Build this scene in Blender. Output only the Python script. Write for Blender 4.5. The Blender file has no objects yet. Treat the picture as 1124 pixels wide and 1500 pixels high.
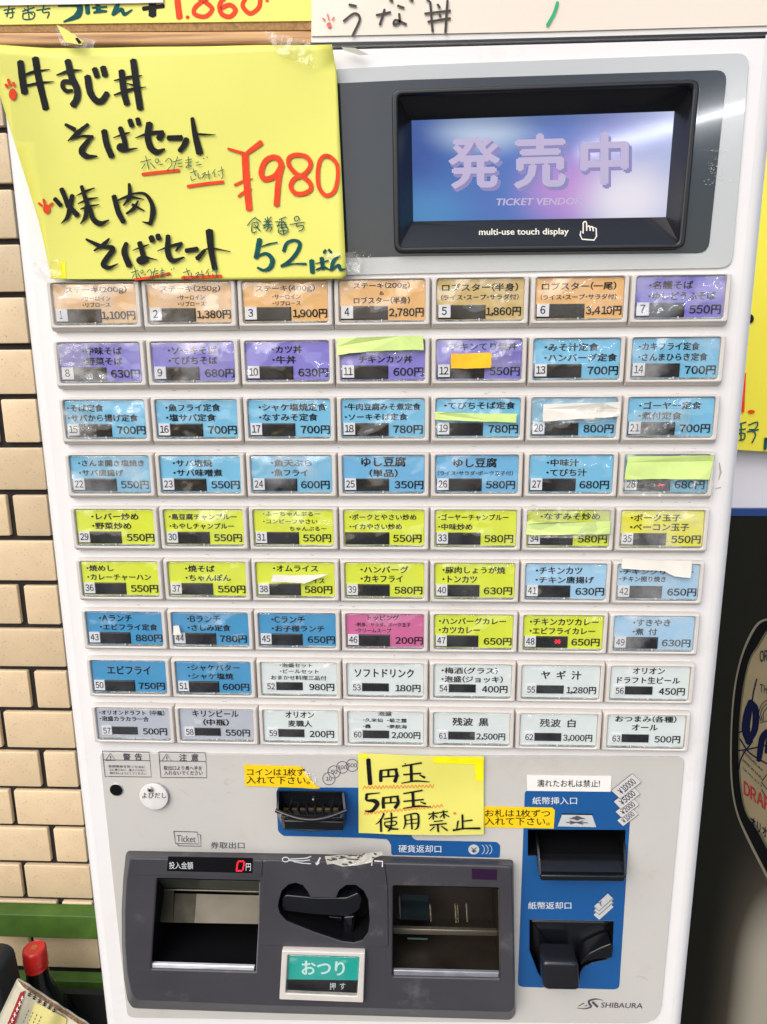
import bpy, bmesh, math, random
from mathutils import Vector, Matrix, Quaternion
R = math.radians
random.seed(7)
sc = bpy.context.scene
COL = sc.collection

# ------------------------------------------------------------------ camera
F_PX = 1084.2
SC = 0.065; ZTOP = 1.45
_w = Vector((0.2260, 0.0453, -0.0033)); _t = Vector((-3.5067, -1.9128, 7.8442))
_R = Quaternion(_w.normalized(), _w.length).to_matrix() @ Matrix(((1, 0, 0), (0, -1, 0), (0, 0, -1)))
def _m(v): return Vector((v[0], -v[2], v[1]))
_C = -(_R.transposed() @ _t)
CAM = _m(_C) * SC + Vector((-3.5 * SC, 0, ZTOP))
cam_d = bpy.data.cameras.new('camera'); cam = bpy.data.objects.new('camera', cam_d); COL.objects.link(cam)
_x, _y, _z = _m(_R[0]), -_m(_R[1]), -_m(_R[2])
mw = Matrix((_x, _y, _z)).transposed().to_4x4(); mw.translation = CAM
cam.matrix_world = mw
cam_d.sensor_fit = 'VERTICAL'; cam_d.sensor_height = 24; cam_d.lens = F_PX / 1500 * 24
cam_d.clip_start = 0.01; cam_d.clip_end = 200
sc.camera = cam

# ------------------------------------------------------------------ sky, sun, exposure
SUN_EL, SUN_AZ = R(44), R(-28)        # azimuth measured from straight behind the camera, towards its left
world = bpy.data.worlds.new('World'); sc.world = world; world.use_nodes = True
nt = world.node_tree; bg = nt.nodes['Background']
sky = nt.nodes.new('ShaderNodeTexSky'); sky.sky_type = 'NISHITA'; sky.sun_disc = False
sky.sun_elevation = SUN_EL; sky.dust_density = 3.0; sky.air_density = 1.0; sky.ozone_density = 1.0
nt.links.new(sky.outputs[0], bg.inputs[0]); bg.inputs[1].default_value = 0.15
sun_d = bpy.data.lights.new('sun', 'SUN'); sun_d.energy = 1.5; sun_d.angle = R(60); sun_d.color = (1, .95, .88)
sun = bpy.data.objects.new('sun', sun_d); COL.objects.link(sun)
sdir = Vector((math.sin(SUN_AZ) * math.cos(SUN_EL), -math.cos(SUN_AZ) * math.cos(SUN_EL), math.sin(SUN_EL)))  # towards the sun
sun.rotation_euler = sdir.to_track_quat('Z', 'Y').to_euler()
sun.location = (-1, -2, 4)
sky.sun_rotation = math.atan2(sdir.x, sdir.y)
sc.view_settings.view_transform = 'Standard'; sc.view_settings.look = 'None'
sc.view_settings.exposure = 0.36; sc.view_settings.gamma = 1

# ------------------------------------------------------------------ geometry helpers
def ray(x, y):
    return _m(_R.transposed() @ Vector(((x - 562) / F_PX, (y - 750) / F_PX, 1)))
def at(x, y, d=0.0):
    """photo pixel -> world point on the vertical plane standing d metres in front of the button plane"""
    r = ray(x, y); k = (-d - CAM.y) / r.y
    return CAM + r * k
def on_plane(p0, n):
    def f(x, y, d=0.0):
        r = ray(x, y); k = (p0 + n * d - CAM).dot(n) / r.dot(n)
        return CAM + r * k
    return f
def flat(pts, d=0.0):
    return [(at(x, y, d).x, at(x, y, d).z) for x, y in pts]
def zm(ox, oy, s, pts): return [(ox + x / s, oy + y / s) for x, y in pts]

class Acc:
    def __init__(self): self.v = []; self.f = []
    def add(self, vs, fs):
        n = len(self.v); self.v += [tuple(p) for p in vs]; self.f += [tuple(i + n for i in f) for f in fs]
    def build(self, name, mat, parent=None, smooth=None, loc=None):
        me = bpy.data.meshes.new(name); me.from_pydata(self.v, [], self.f); me.validate(); me.update()
        return link(me, name, mat, parent, smooth, loc)
def link(me, name, mat, parent=None, smooth=None, loc=None):
    if mat and not me.materials: me.materials.append(mat)
    if smooth is not None:
        me.polygons.foreach_set('use_smooth', [True] * len(me.polygons))
        me.set_sharp_from_angle(angle=R(smooth))
    o = bpy.data.objects.new(name, me); COL.objects.link(o)
    if loc is not None: o.location = loc
    if parent is not None:
        o.parent = parent
        w = Vector(parent.get('_w', (0, 0, 0)))
        o.matrix_parent_inverse = Matrix.Translation(-w)
    return o
def thing(name, loc, label, cat, group=None):
    o = bpy.data.objects.new(name, None); COL.objects.link(o); o.location = loc; o['_w'] = tuple(loc)
    o.empty_display_size = .05
    o['label'] = label; o['category'] = cat
    if group: o['group'] = group
    return o
def lab(o, label, cat=None, group=None, kind=None):
    if label: o['label'] = label
    if cat: o['category'] = cat
    if group: o['group'] = group
    if kind: o['kind'] = kind
    return o

def rrect(x0, x1, z0, z1, r, n=4):
    out = []
    for cx, cz, a0 in ((x1 - r, z0 + r, -90), (x1 - r, z1 - r, 0), (x0 + r, z1 - r, 90), (x0 + r, z0 + r, 180)):
        for i in range(n + 1):
            a = R(a0 + 90 * i / n); out.append((cx + r * math.cos(a), cz + r * math.sin(a)))
    return out
def rpoly(pts, r, n=4):
    """rounded corners on a polygon (plane coordinates); r may be a list"""
    out = []; N = len(pts)
    for i in range(N):
        p = Vector(pts[i]); a = Vector(pts[i - 1]) - p; b = Vector(pts[(i + 1) % N]) - p
        rr = r[i] if isinstance(r, (list, tuple)) else r
        if rr <= 0: out.append(tuple(p)); continue
        rr = min(rr, a.length * .49, b.length * .49)
        pa = p + a.normalized() * rr; pb = p + b.normalized() * rr
        for k in range(n + 1):
            t = k / n; q = pa * (1 - t) ** 2 + p * 2 * t * (1 - t) + pb * t * t; out.append(tuple(q))
    return out
def area2(p): return sum(p[i - 1][0] * p[i][1] - p[i][0] * p[i - 1][1] for i in range(len(p)))
def inset(p, r):
    s = 1 if area2(p) > 0 else -1; N = len(p); out = []
    for i in range(N):
        a = Vector(p[i]) - Vector(p[i - 1]); b = Vector(p[(i + 1) % N]) - Vector(p[i])
        if a.length < 1e-9: a = b
        if b.length < 1e-9: b = a
        na = Vector((-a.y, a.x)).normalized() * s; nb = Vector((-b.y, b.x)).normalized() * s
        m = na + nb; m = m.normalized() if m.length > 1e-6 else na
        k = min(1.6, 1 / max(.3, m.dot(na))); out.append((p[i][0] + m.x * r * k, p[i][1] + m.y * r * k))
    return out
def loft(acc, rings, cap0=False, cap1=True):
    """rings: [(pts, d)], same count; d = distance in front of the button plane"""
    n = len(rings[0][0]); base = len(acc.v)
    if area2(rings[0][0]) < 0: rings = [(p[::-1], d) for p, d in rings]
    for pts, d in rings:
        if callable(d): acc.v += [(x, -d(x, z), z) for x, z in pts]
        else: acc.v += [(x, -d, z) for x, z in pts]
    for k in range(len(rings) - 1):
        a = base + k * n; b = a + n
        for i in range(n):
            j = (i + 1) % n; acc.f.append((a + i, a + j, b + j, b + i))
    if cap0: acc.f.append(tuple(base + i for i in range(n))[::-1])
    if cap1: acc.f.append(tuple(base + (len(rings) - 1) * n + i for i in range(n)))
    return acc
def prism(pts, d0, d1, r=0.0, acc=None, cap0=True, seg=3):
    acc = acc or Acc()
    rings = [(pts, d0)]
    if r > 0:
        for k in range(seg + 1):
            a = R(90 * k / seg); rings.append((inset(pts, r * (1 - math.cos(a))), d1 - r + r * math.sin(a)))
    else: rings.append((pts, d1))
    return loft(acc, rings, cap0=cap0)
def sheet(pts, d, acc=None):
    acc = acc or Acc()
    if area2(pts) < 0: pts = pts[::-1]
    if callable(d): acc.add([(x, -d(x, z), z) for x, z in pts], [tuple(range(len(pts)))])
    else: acc.add([(x, -d, z) for x, z in pts], [tuple(range(len(pts)))])
    return acc
def box(acc, x0, x1, y0, y1, z0, z1):
    acc.add([(x0, y0, z0), (x1, y0, z0), (x1, y1, z0), (x0, y1, z0), (x0, y0, z1), (x1, y0, z1), (x1, y1, z1), (x0, y1, z1)],
            [(0, 3, 2, 1), (4, 5, 6, 7), (0, 1, 5, 4), (1, 2, 6, 5), (2, 3, 7, 6), (3, 0, 4, 7)])
    return acc
def plate(outer, holes, d0, d1, bev=0.0006):
    """a flat plate with holes, extruded from d0 to d1 with a small rounded edge"""
    cu = bpy.data.curves.new('plate', 'CURVE'); cu.dimensions = '2D'; cu.fill_mode = 'BOTH'
    for poly in [outer] + holes:
        s = cu.splines.new('POLY'); s.points.add(len(poly) - 1); s.use_cyclic_u = True
        for i, (x, z) in enumerate(poly): s.points[i].co = (x, z, 0, 1)
    h = (d1 - d0) / 2; cu.extrude = h - bev; cu.bevel_depth = bev; cu.bevel_resolution = 2; cu.offset = -bev
    ob = bpy.data.objects.new('plate', cu); me = bpy.data.meshes.new_from_object(ob)
    bpy.data.objects.remove(ob); bpy.data.curves.remove(cu)
    c = (d0 + d1) / 2
    for v in me.vertices: v.co = (v.co.x, -(c + v.co.z), v.co.y)
    me.materials.clear()
    return me
def tube(acc, pts, r, n=8, close=True):
    """round bar through 3-D points"""
    rings = []
    for i, p in enumerate(pts):
        p = Vector(p); a = Vector(pts[max(0, i - 1)]); b = Vector(pts[min(len(pts) - 1, i + 1)])
        t = (b - a).normalized(); u = t.orthogonal().normalized(); w = t.cross(u)
        rr = r[i] if isinstance(r, (list, tuple)) else r
        rings.append([p + (u * math.cos(2 * math.pi * k / n) + w * math.sin(2 * math.pi * k / n)) * rr for k in range(n)])
    base = len(acc.v)
    for g in rings: acc.v += [tuple(q) for q in g]
    for k in range(len(rings) - 1):
        for i in range(n):
            j = (i + 1) % n; acc.f.append((base + k * n + i, base + k * n + j, base + (k + 1) * n + j, base + (k + 1) * n + i))
    acc.f.append(tuple(base + i for i in range(n))[::-1]); acc.f.append(tuple(base + (len(rings) - 1) * n + i for i in range(n)))
    return acc

# ---- printed lettering: the built-in font turned into meshes
_tc = {}
def _raw(ch):
    k = ('raw', ch)
    if k in _tc: return _tc[k]
    cu = bpy.data.curves.new('t', 'FONT'); cu.body = ch; cu.resolution_u = 3
    ob = bpy.data.objects.new('t', cu); me = bpy.data.meshes.new_from_object(ob)
    v = [(p.co.x, p.co.y) for p in me.vertices]; f = [tuple(p.vertices) for p in me.polygons]
    bpy.data.objects.remove(ob); bpy.data.curves.remove(cu); bpy.data.meshes.remove(me)
    _tc[k] = (v, f); return _tc[k]
_e = max(p[0] for p in _raw('口口')[0]) - max(p[0] for p in _raw('口')[0])      # one em
def glyphs(s, bold=0.0, gothic=True):
    """string -> outline mesh scaled to a unit box; Latin and digits in gothic shapes; bold by thickening"""
    k = (s, bold, gothic)
    if k in _tc: return _tc[k]
    V, Fc = [], []; pen = 0.0
    if not gothic:
        v, f = _raw(s); V, Fc = list(v), list(f)
    else:
        for ch in s:
            if ch == ' ': pen += _e * .5; continue
            o = ord(ch)
            if 33 <= o <= 126 or ch == '¥':
                v, f = _raw(chr(o + 0xFEE0) if ch != '¥' else '￥')
                a = min(p[0] for p in v); b = max(p[0] for p in v); w = b - a
                if ch in '()': w0 = .34 * _e; off = pen + (.10 * _e if ch == '(' else .04 * _e) - a; adv = w0
                elif ch == '1': off = pen + .13 * _e - a; adv = .60 * _e
                elif ch == ',': off = pen + .05 * _e - a; adv = .24 * _e
                else: off = pen + .05 * _e - a; adv = w + .10 * _e
            elif ch == '・':
                v, f = _raw(ch); a = min(p[0] for p in v); off = pen + .12 * _e - a; adv = .42 * _e
            else:
                v, f = _raw(ch); off = pen; adv = _e
            n = len(V); V += [(x + off, y) for x, y in v]; Fc += [tuple(i + n for i in q) for q in f]; pen += adv
    x0 = min(p[0] for p in V); x1 = max(p[0] for p in V); y0 = min(p[1] for p in V); y1 = max(p[1] for p in V)
    if gothic and y1 - y0 < .75 * _e and any(ord(c) > 0x3040 for c in s): y1 = max(y1, y0 + .78 * _e)
    X, Y = (x1 - x0), max(1e-6, y1 - y0)
    out = []; F2 = []
    sh = [(0, 0, 0)] if bold <= 0 else [(-bold, 0, 0), (bold, 0, 1), (0, bold * .7, 2), (0, -bold * .7, 3)]
    for dx, dy, lv in sh:
        n = len(out); out += [((x + dx - x0) / X, (y + dy - y0) / Y, lv) for x, y in V]; F2 += [tuple(i + n for i in q) for q in Fc]
    _tc[k] = (out, F2); return _tc[k]
def text_local(acc, s, x0, x1, z0, z1, d, bold=.01):
    v, f = glyphs(s, bold)
    acc.add([(x0 + a * (x1 - x0), -(d + lv * 8e-6), z0 + b * (z1 - z0)) for a, b, lv in v], f)
def text_px(acc, s, x0, y0, x1, y1, fn, d, dy=0.0, bold=.01, shear=0.0, gothic=True):
    """ink box in photo pixels (y0 top, y1 bottom), dy = rise of the baseline towards the right"""
    v, f = glyphs(s, bold, gothic)
    pts = []
    for a, b, lv in v:
        px = x0 + a * (x1 - x0) + shear * b * (y1 - y0); py = y1 - b * (y1 - y0) - dy * a
        pts.append(fn(px, py, d + lv * 1e-5))
    acc.add(pts, f)
def smooth_line(pts, k=6):
    if len(pts) < 3: return [Vector(p) for p in pts]
    P = [Vector(p) for p in pts]; P = [P[0] * 2 - P[1]] + P + [P[-1] * 2 - P[-2]]; out = []
    for i in range(1, len(P) - 2):
        for s in range(k):
            t = s / k; a, b, c, e = P[i - 1:i + 3]
            out.append(.5 * ((2 * b) + (-a + c) * t + (2 * a - 5 * b + 4 * c - e) * t * t + (-a + 3 * b - 3 * c + e) * t ** 3))
    out.append(P[-2]); return out
class Pen:
    """marker strokes traced in picture coordinates and laid on a surface"""
    def __init__(self, fn, d=0.0004): self.acc = Acc(); self.fn = fn; self.d = d
    def stroke(self, w, pts, org=(0, 0, 1), curve=True, rough=.04):
        ox, oy, s = org
        P = smooth_line(pts) if curve else [Vector(p) for p in pts]
        n = len(P); W = w if isinstance(w, (list, tuple)) else [w] * len(pts)
        L = []; Rr = []
        for i, p in enumerate(P):
            t = (P[min(n - 1, i + 1)] - P[max(0, i - 1)]); t = t.normalized() if t.length > 1e-6 else Vector((1, 0))
            q = Vector((-t.y, t.x)); u = i / max(1, n - 1) * (len(W) - 1); k = min(int(u), len(W) - 2) if len(W) > 1 else 0
            ww = (W[k] * (1 - (u - k)) + W[k + 1] * (u - k)) if len(W) > 1 else W[0]
            ww *= .5 * (1 + random.uniform(-rough, rough))
            L.append(p + q * ww); Rr.append(p - q * ww)
        w0 = W[0] * .22; w1 = W[-1] * .22
        t0 = (P[0] - P[1]).normalized(); t1 = (P[-1] - P[-2]).normalized()
        pts2 = [P[0] + t0 * w0] + L + [P[-1] + t1 * w1] + Rr[::-1]
        self.d += 0.000012
        V = [self.fn(ox + p.x / s, oy + p.y / s, self.d) for p in [P[0] + t0 * w0] + L + Rr + [P[-1] + t1 * w1]]
        F = [(0, 1, 1 + n)] + [(1 + i, 2 + i, 2 + n + i, 1 + n + i) for i in range(n - 1)] + [(n, 1 + 2 * n, 2 * n)]
        self.acc.add(V, F)
    def many(self, w, lines, org=(0, 0, 1), curve=True):
        for l in lines: self.stroke(w, l, org, curve)
    def dot(self, x, y, rx, ry, org=(0, 0, 1)):
        ox, oy, s = org; self.d += 0.000012
        self.acc.add([self.fn(ox + (x + rx * math.cos(a)) / s, oy + (y + ry * math.sin(a)) / s, self.d) for a in [2 * math.pi * i / 18 for i in range(18)]],
                     [tuple(range(18))[::-1]])
    def build(self, name, mat, parent):
        return self.acc.build(name, mat, parent)

# ------------------------------------------------------------------ materials
def lin(c): return tuple(((v / 255) / 12.92 if v / 255 <= .04045 else ((v / 255 + .055) / 1.055) ** 2.4) for v in c)
def mat(name, col, rough=.5, metal=0.0, coat=0.0, noise=0.0, nscale=40, bump=0.0, bscale=300, spec=.5, emit=None, es=0.0, sub=0.0, rnd=0.0, dirt=None):
    m = bpy.data.materials.new(name); m.use_nodes = True; t = m.node_tree; b = t.nodes['Principled BSDF']
    b.inputs['Base Color'].default_value = (*col, 1); b.inputs['Roughness'].default_value = rough
    b.inputs['Metallic'].default_value = metal; b.inputs['Specular IOR Level'].default_value = spec
    if coat: b.inputs['Coat Weight'].default_value = coat; b.inputs['Coat Roughness'].default_value = .035
    if emit: b.inputs['Emission Color'].default_value = (*emit, 1); b.inputs['Emission Strength'].default_value = es
    tc = t.nodes.new('ShaderNodeTexCoord')
    last = None
    if noise or rnd or dirt:
        n = t.nodes.new('ShaderNodeTexNoise'); n.inputs['Scale'].default_value = nscale; n.inputs['Detail'].default_value = 6
        t.links.new(tc.outputs['Object'], n.inputs['Vector'])
        mr = t.nodes.new('ShaderNodeMapRange'); mr.inputs[1].default_value = .3; mr.inputs[2].default_value = .7
        mr.inputs[3].default_value = 1 - noise; mr.inputs[4].default_value = 1 + noise
        t.links.new(n.outputs['Fac'], mr.inputs[0]); val = mr.outputs[0]
        if rnd:
            oi = t.nodes.new('ShaderNodeObjectInfo'); m2 = t.nodes.new('ShaderNodeMapRange')
            m2.inputs[3].default_value = 1 - rnd; m2.inputs[4].default_value = 1 + rnd
            t.links.new(oi.outputs['Random'], m2.inputs[0])
            mm = t.nodes.new('ShaderNodeMath'); mm.operation = 'MULTIPLY'; t.links.new(val, mm.inputs[0]); t.links.new(m2.outputs[0], mm.inputs[1]); val = mm.outputs[0]
        vm = t.nodes.new('ShaderNodeVectorMath'); vm.operation = 'SCALE'; vm.inputs[0].default_value = col
        t.links.new(val, vm.inputs['Scale']); last = vm.outputs[0]
        if dirt:
            dcol, lo, hi, dsc = dirt
            n2 = t.nodes.new('ShaderNodeTexNoise'); n2.inputs['Scale'].default_value = dsc; n2.inputs['Detail'].default_value = 8
            n2.inputs['Roughness'].default_value = .7
            t.links.new(tc.outputs['Object'], n2.inputs['Vector'])
            r2 = t.nodes.new('ShaderNodeMapRange'); r2.inputs[1].default_value = lo; r2.inputs[2].default_value = hi
            t.links.new(n2.outputs['Fac'], r2.inputs[0])
            mx = t.nodes.new('ShaderNodeMix'); mx.data_type = 'RGBA'; t.links.new(r2.outputs[0], mx.inputs[0])
            t.links.new(last, mx.inputs[6]); mx.inputs[7].default_value = (*dcol, 1); last = mx.outputs[2]
        t.links.new(last, b.inputs['Base Color'])
    if bump:
        n3 = t.nodes.new('ShaderNodeTexNoise'); n3.inputs['Scale'].default_value = bscale; n3.inputs['Detail'].default_value = 4
        t.links.new(tc.outputs['Object'], n3.inputs['Vector'])
        bp = t.nodes.new('ShaderNodeBump'); bp.inputs['Strength'].default_value = bump; bp.inputs['Distance'].default_value = .001
        t.links.new(n3.outputs['Fac'], bp.inputs['Height']); t.links.new(bp.outputs[0], b.inputs['Normal'])
    return m
def clear(name, tint=(1, 1, 1), rough=.05, base=.05, haze=0.0, wav=0.15, wscale=60, f0=.5):
    """thin clear plastic: mostly see-through, glossy at the surface, a little milky where haze > 0"""
    m = bpy.data.materials.new(name); m.use_nodes = True; t = m.node_tree; t.nodes.clear()
    out = t.nodes.new('ShaderNodeOutputMaterial'); tr = t.nodes.new('ShaderNodeBsdfTransparent'); tr.inputs[0].default_value = (*tint, 1)
    gl = t.nodes.new('ShaderNodeBsdfGlossy'); gl.inputs['Roughness'].default_value = rough
    lw = t.nodes.new('ShaderNodeLayerWeight'); lw.inputs['Blend'].default_value = .5
    fr = t.nodes.new('ShaderNodeMath'); fr.operation = 'POWER'; fr.inputs[1].default_value = 4.5; t.links.new(lw.outputs['Facing'], fr.inputs[0])
    tc = t.nodes.new('ShaderNodeTexCoord'); oi = t.nodes.new('ShaderNodeObjectInfo')
    ad = t.nodes.new('ShaderNodeVectorMath'); ad.operation = 'ADD'
    cx = t.nodes.new('ShaderNodeCombineXYZ'); mu = t.nodes.new('ShaderNodeMath'); mu.operation = 'MULTIPLY'; mu.inputs[1].default_value = 37
    t.links.new(oi.outputs['Random'], mu.inputs[0]); t.links.new(mu.outputs[0], cx.inputs[0]); t.links.new(mu.outputs[0], cx.inputs[2])
    t.links.new(tc.outputs['Object'], ad.inputs[0]); t.links.new(cx.outputs[0], ad.inputs[1])
    nz = t.nodes.new('ShaderNodeTexNoise'); nz.inputs['Scale'].default_value = wscale; nz.inputs['Detail'].default_value = 1.5
    t.links.new(ad.outputs[0], nz.inputs['Vector'])
    bp = t.nodes.new('ShaderNodeBump'); bp.inputs['Strength'].default_value = wav; bp.inputs['Distance'].default_value = .01
    t.links.new(nz.outputs['Fac'], bp.inputs['Height']); t.links.new(bp.outputs[0], gl.inputs['Normal']); t.links.new(bp.outputs[0], lw.inputs['Normal'])
    a2 = t.nodes.new('ShaderNodeMath'); a2.operation = 'ADD'; a2.inputs[1].default_value = base; a2.use_clamp = True
    t.links.new(fr.outputs[0], a2.inputs[0])
    mx = t.nodes.new('ShaderNodeMixShader'); t.links.new(a2.outputs[0], mx.inputs[0]); t.links.new(tr.outputs[0], mx.inputs[1]); t.links.new(gl.outputs[0], mx.inputs[2])
    last = mx.outputs[0]
    if haze > 0:
        df = t.nodes.new('ShaderNodeBsdfDiffuse'); df.inputs[0].default_value = (.85, .85, .85, 1)
        n2 = t.nodes.new('ShaderNodeTexNoise'); n2.inputs['Scale'].default_value = 45; n2.inputs['Detail'].default_value = 6
        t.links.new(ad.outputs[0], n2.inputs['Vector'])
        r2 = t.nodes.new('ShaderNodeMapRange'); r2.inputs[1].default_value = .4; r2.inputs[2].default_value = .75; r2.inputs[3].default_value = 0; r2.inputs[4].default_value = haze
        t.links.new(n2.outputs['Fac'], r2.inputs[0])
        m2 = t.nodes.new('ShaderNodeMixShader'); t.links.new(r2.outputs[0], m2.inputs[0]); t.links.new(last, m2.inputs[1]); t.links.new(df.outputs[0], m2.inputs[2]); last = m2.outputs[0]
    t.links.new(last, out.inputs[0]); return m

M = {}
M['white'] = mat('white_paint', (.76, .75, .745), .32, noise=.015, nscale=6, bump=.04, bscale=120, dirt=((.58, .55, .50), .56, .80, 7))
M['beige'] = mat('beige_plastic', (.60, .565, .525), .42, noise=.04, nscale=60, dirt=((.36, .31, .25), .66, .80, 45), rnd=.02)
M['overlay'] = mat('light_grey_sheet', (.53, .52, .485), .25, coat=.4, noise=.025, nscale=12, dirt=((.44, .41, .36), .58, .82, 11), bump=.015, bscale=500)
M['overlay_top'] = mat('silver_grey_sheet', (.47, .49, .49), .16, coat=.6, noise=.03, nscale=8)
M['dark_sheet'] = mat('charcoal_sheet', (.022, .026, .029), .10, coat=.45, noise=.1, nscale=9)
M['bezel'] = mat('black_bezel', (.010, .011, .013), .22, coat=.3, bump=.02, bscale=900)
M['rim'] = mat('black_rim_and_line', (.006, .006, .007), .4)
M['console'] = mat('charcoal_plastic', (.046, .045, .053), .42, noise=.12, nscale=20, bump=.06, bscale=1400, dirt=((.12, .12, .12), .56, .74, 22))
M['black'] = mat('black_plastic', (.006, .007, .0095), .2, bump=.02, bscale=600)
M['blackm'] = mat('matt_black', (.004, .004, .005), .6, spec=.12)
M['window'] = mat('lamp_window_black', (.012, .012, .015), .12, coat=.5)
M['blue'] = mat('blue_print', (.009, .088, .28), .28, coat=.3, noise=.04, nscale=15)
M['ink'] = mat('black_ink', (.006, .006, .008), .7, spec=.12)
M['ink_grey'] = mat('grey_ink', (.085, .075, .095), .6, spec=.2)
M['ink_white'] = mat('pale_print', (.60, .64, .66), .5)
M['marker'] = mat('marker_black', (.007, .008, .009), .6, spec=.15, noise=.4, nscale=120)
M['marker_red'] = mat('marker_red', (.74, .055, .012), .6, spec=.2, noise=.12, nscale=160)
M['marker_teal'] = mat('marker_teal', (.002, .075, .075), .6, spec=.15, noise=.35, nscale=160)
M['marker_green'] = mat('marker_green', (.0, .38, .13), .5)
M['tag'] = mat('tag_white', (.74, .74, .76), .4)
M['paper_y'] = mat('yellow_paper', (.70, .69, .125), .45, noise=.04, nscale=7, bump=.05, bscale=25)
M['paper_y2'] = mat('deep_yellow_paper', (.80, .72, .05), .5, noise=.04, nscale=7)
M['note_y'] = mat('yellow_note_paper', (.74, .70, .15), .45, noise=.05, nscale=14)
M['highlight'] = mat('fluorescent_yellow', (.86, .82, .0), .5, noise=.08, nscale=60)
M['sticker_y'] = mat('orange_yellow_sticker', (.86, .58, .008), .35)
M['paper_w'] = mat('white_paper', (.80, .78, .75), .5, noise=.02, nscale=20)
M['board'] = mat('cream_laminated_card', (.76, .68, .57), .18, coat=.3, noise=.02, nscale=6)
M['steel'] = mat('brushed_steel', (.55, .55, .56), .3, metal=.9, noise=.1, nscale=200)
M['steel_d'] = mat('dull_steel', (.10, .09, .07), .35, metal=.5, noise=.35, nscale=22)
M['green_bt'] = mat('teal_button', (.004, .40, .33), .3, coat=.4)
M['purple_w'] = mat('dark_purple_window', (.022, .004, .03), .15, coat=.5)
M['red_led'] = mat('red_led', (.6, .01, .02), .4, emit=(1, .01, .03), es=1.4)
M['tile'] = mat('buff_tile', (.64, .50, .32), .4, noise=.10, nscale=18, bump=.35, bscale=420, rnd=.11, dirt=((.24, .15, .08), .60, .68, 330))
M['grout'] = mat('black_grout', (.012, .010, .010), .85, noise=.4, nscale=60)
M['wood'] = mat('pine_wood', (.50, .28, .10), .5)
M['cork'] = mat('cork', (.33, .19, .07), .8, noise=.3, nscale=260)
M['wallw'] = mat('white_wall', (.70, .68, .72), .6, noise=.02, nscale=8)
M['navy'] = mat('navy_band', (.012, .05, .19), .45)
M['green_rail'] = mat('green_painted_steel', (.055, .125, .016), .55, noise=.25, nscale=30, dirt=((.03, .05, .015), .6, .75, 20))
M['cap_red'] = mat('red_cap', (.50, .014, .010), .35, coat=.2)
M['gold'] = mat('gold_print', (.55, .33, .08), .4, metal=.6)
M['bottle'] = mat('dark_glass', (.003, .003, .003), .2, spec=.3)
M['dark_obj'] = mat('black_box', (.012, .012, .012), .5)
M['ground'] = mat('asphalt_ground', (.08, .078, .075), .8, noise=.1, nscale=5)
M['cover'] = clear('clear_button_cover', (.97, .98, .985), rough=.035, base=.075, wav=.9, wscale=42, haze=.05)
M['cover_worn_glare'] = clear('scuffed_glare_cover', (.97, .98, .985), rough=.08, base=.10, wav=1.1, wscale=36, haze=.30)  # scuffs plus glare on the upper rows, painted as milky haze
M['tape_clear'] = clear('clear_tape', (.97, .97, .95), rough=.12, base=.06, haze=.30, wav=.7, wscale=120)
M['tape_green'] = mat('pale_green_masking_tape', (.58, .74, .24), .55, noise=.08, nscale=70, bump=.25, bscale=160)
M['tape_white'] = mat('white_masking_tape', (.78, .75, .68), .55, noise=.06, nscale=70, bump=.3, bscale=140)
M['tape_orange'] = mat('orange_sticky_label', (.90, .50, .01), .45, noise=.15, nscale=80, bump=.3, bscale=150)
CARD = {'o': (.80, .46, .17), 'o2': (.78, .50, .25), 'ol': (.62, .44, .16), 'p': (.22, .19, .60), 'b': (.18, .50, .72), 'b2': (.16, .44, .70), 'y': (.70, .78, .045), 'yy': (.82, .78, .05),
        'd': (.055, .30, .55), 'k': (.62, .14, .32), 'w': (.72, .78, .76), 'g': (.48, .51, .57), 'lb': (.36, .60, .80)}
for k, c in CARD.items(): M['card_' + k] = mat('menu_card_' + k, c, .4, noise=.035, nscale=30)
# pine grain
def wood_grain(m):
    t = m.node_tree; b = t.nodes['Principled BSDF']; tc = t.nodes.new('ShaderNodeTexCoord'); mp = t.nodes.new('ShaderNodeMapping')
    mp.inputs['Scale'].default_value = (6, 40, 160); t.links.new(tc.outputs['Object'], mp.inputs[0])
    n = t.nodes.new('ShaderNodeTexNoise'); n.inputs['Scale'].default_value = 1.3; n.inputs['Detail'].default_value = 5; t.links.new(mp.outputs[0], n.inputs['Vector'])
    r = t.nodes.new('ShaderNodeValToRGB'); r.color_ramp.elements[0].position = .35; r.color_ramp.elements[0].color = (.30, .14, .045, 1)
    r.color_ramp.elements[1].position = .62; r.color_ramp.elements[1].color = (.58, .33, .13, 1)
    t.links.new(n.outputs['Fac'], r.inputs[0]); t.links.new(r.outputs[0], b.inputs['Base Color'])
wood_grain(M['wood'])

# ------------------------------------------------------------------ tube lamps of the shop front, seen as reflections in the glossy parts
tube_m = mat('lit_fluorescent_tube', (.8, .8, .8), .4, emit=(.93, .97, 1.0), es=34)
for k_, (lx, ly, lz, dx, dy) in enumerate(((1.30, -3.6, 2.48, .35, .48), (-1.9, -2.9, 2.5, .60, .12))):
    lt = thing('tube_lamp', (lx, ly, lz + .05), ('white fluorescent tube lamp mirrored in the upper right of the glossy sheet', 'white fluorescent tube lamp mirrored in the upper left menu buttons')[k_], 'lamp', 'fluorescent tube lamps overhead')
    a = Acc(); tube(a, [(lx - dx, ly - dy, lz), (lx + dx, ly + dy, lz)], .016, 12); a.build('tube', tube_m, lt, smooth=60)
    a = Acc(); tube(a, [(lx - dx * 1.04, ly - dy * 1.04, lz + .05), (lx + dx * 1.04, ly + dy * 1.04, lz + .05)], .028, 8); a.build('housing', M['wallw'], lt)

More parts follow.
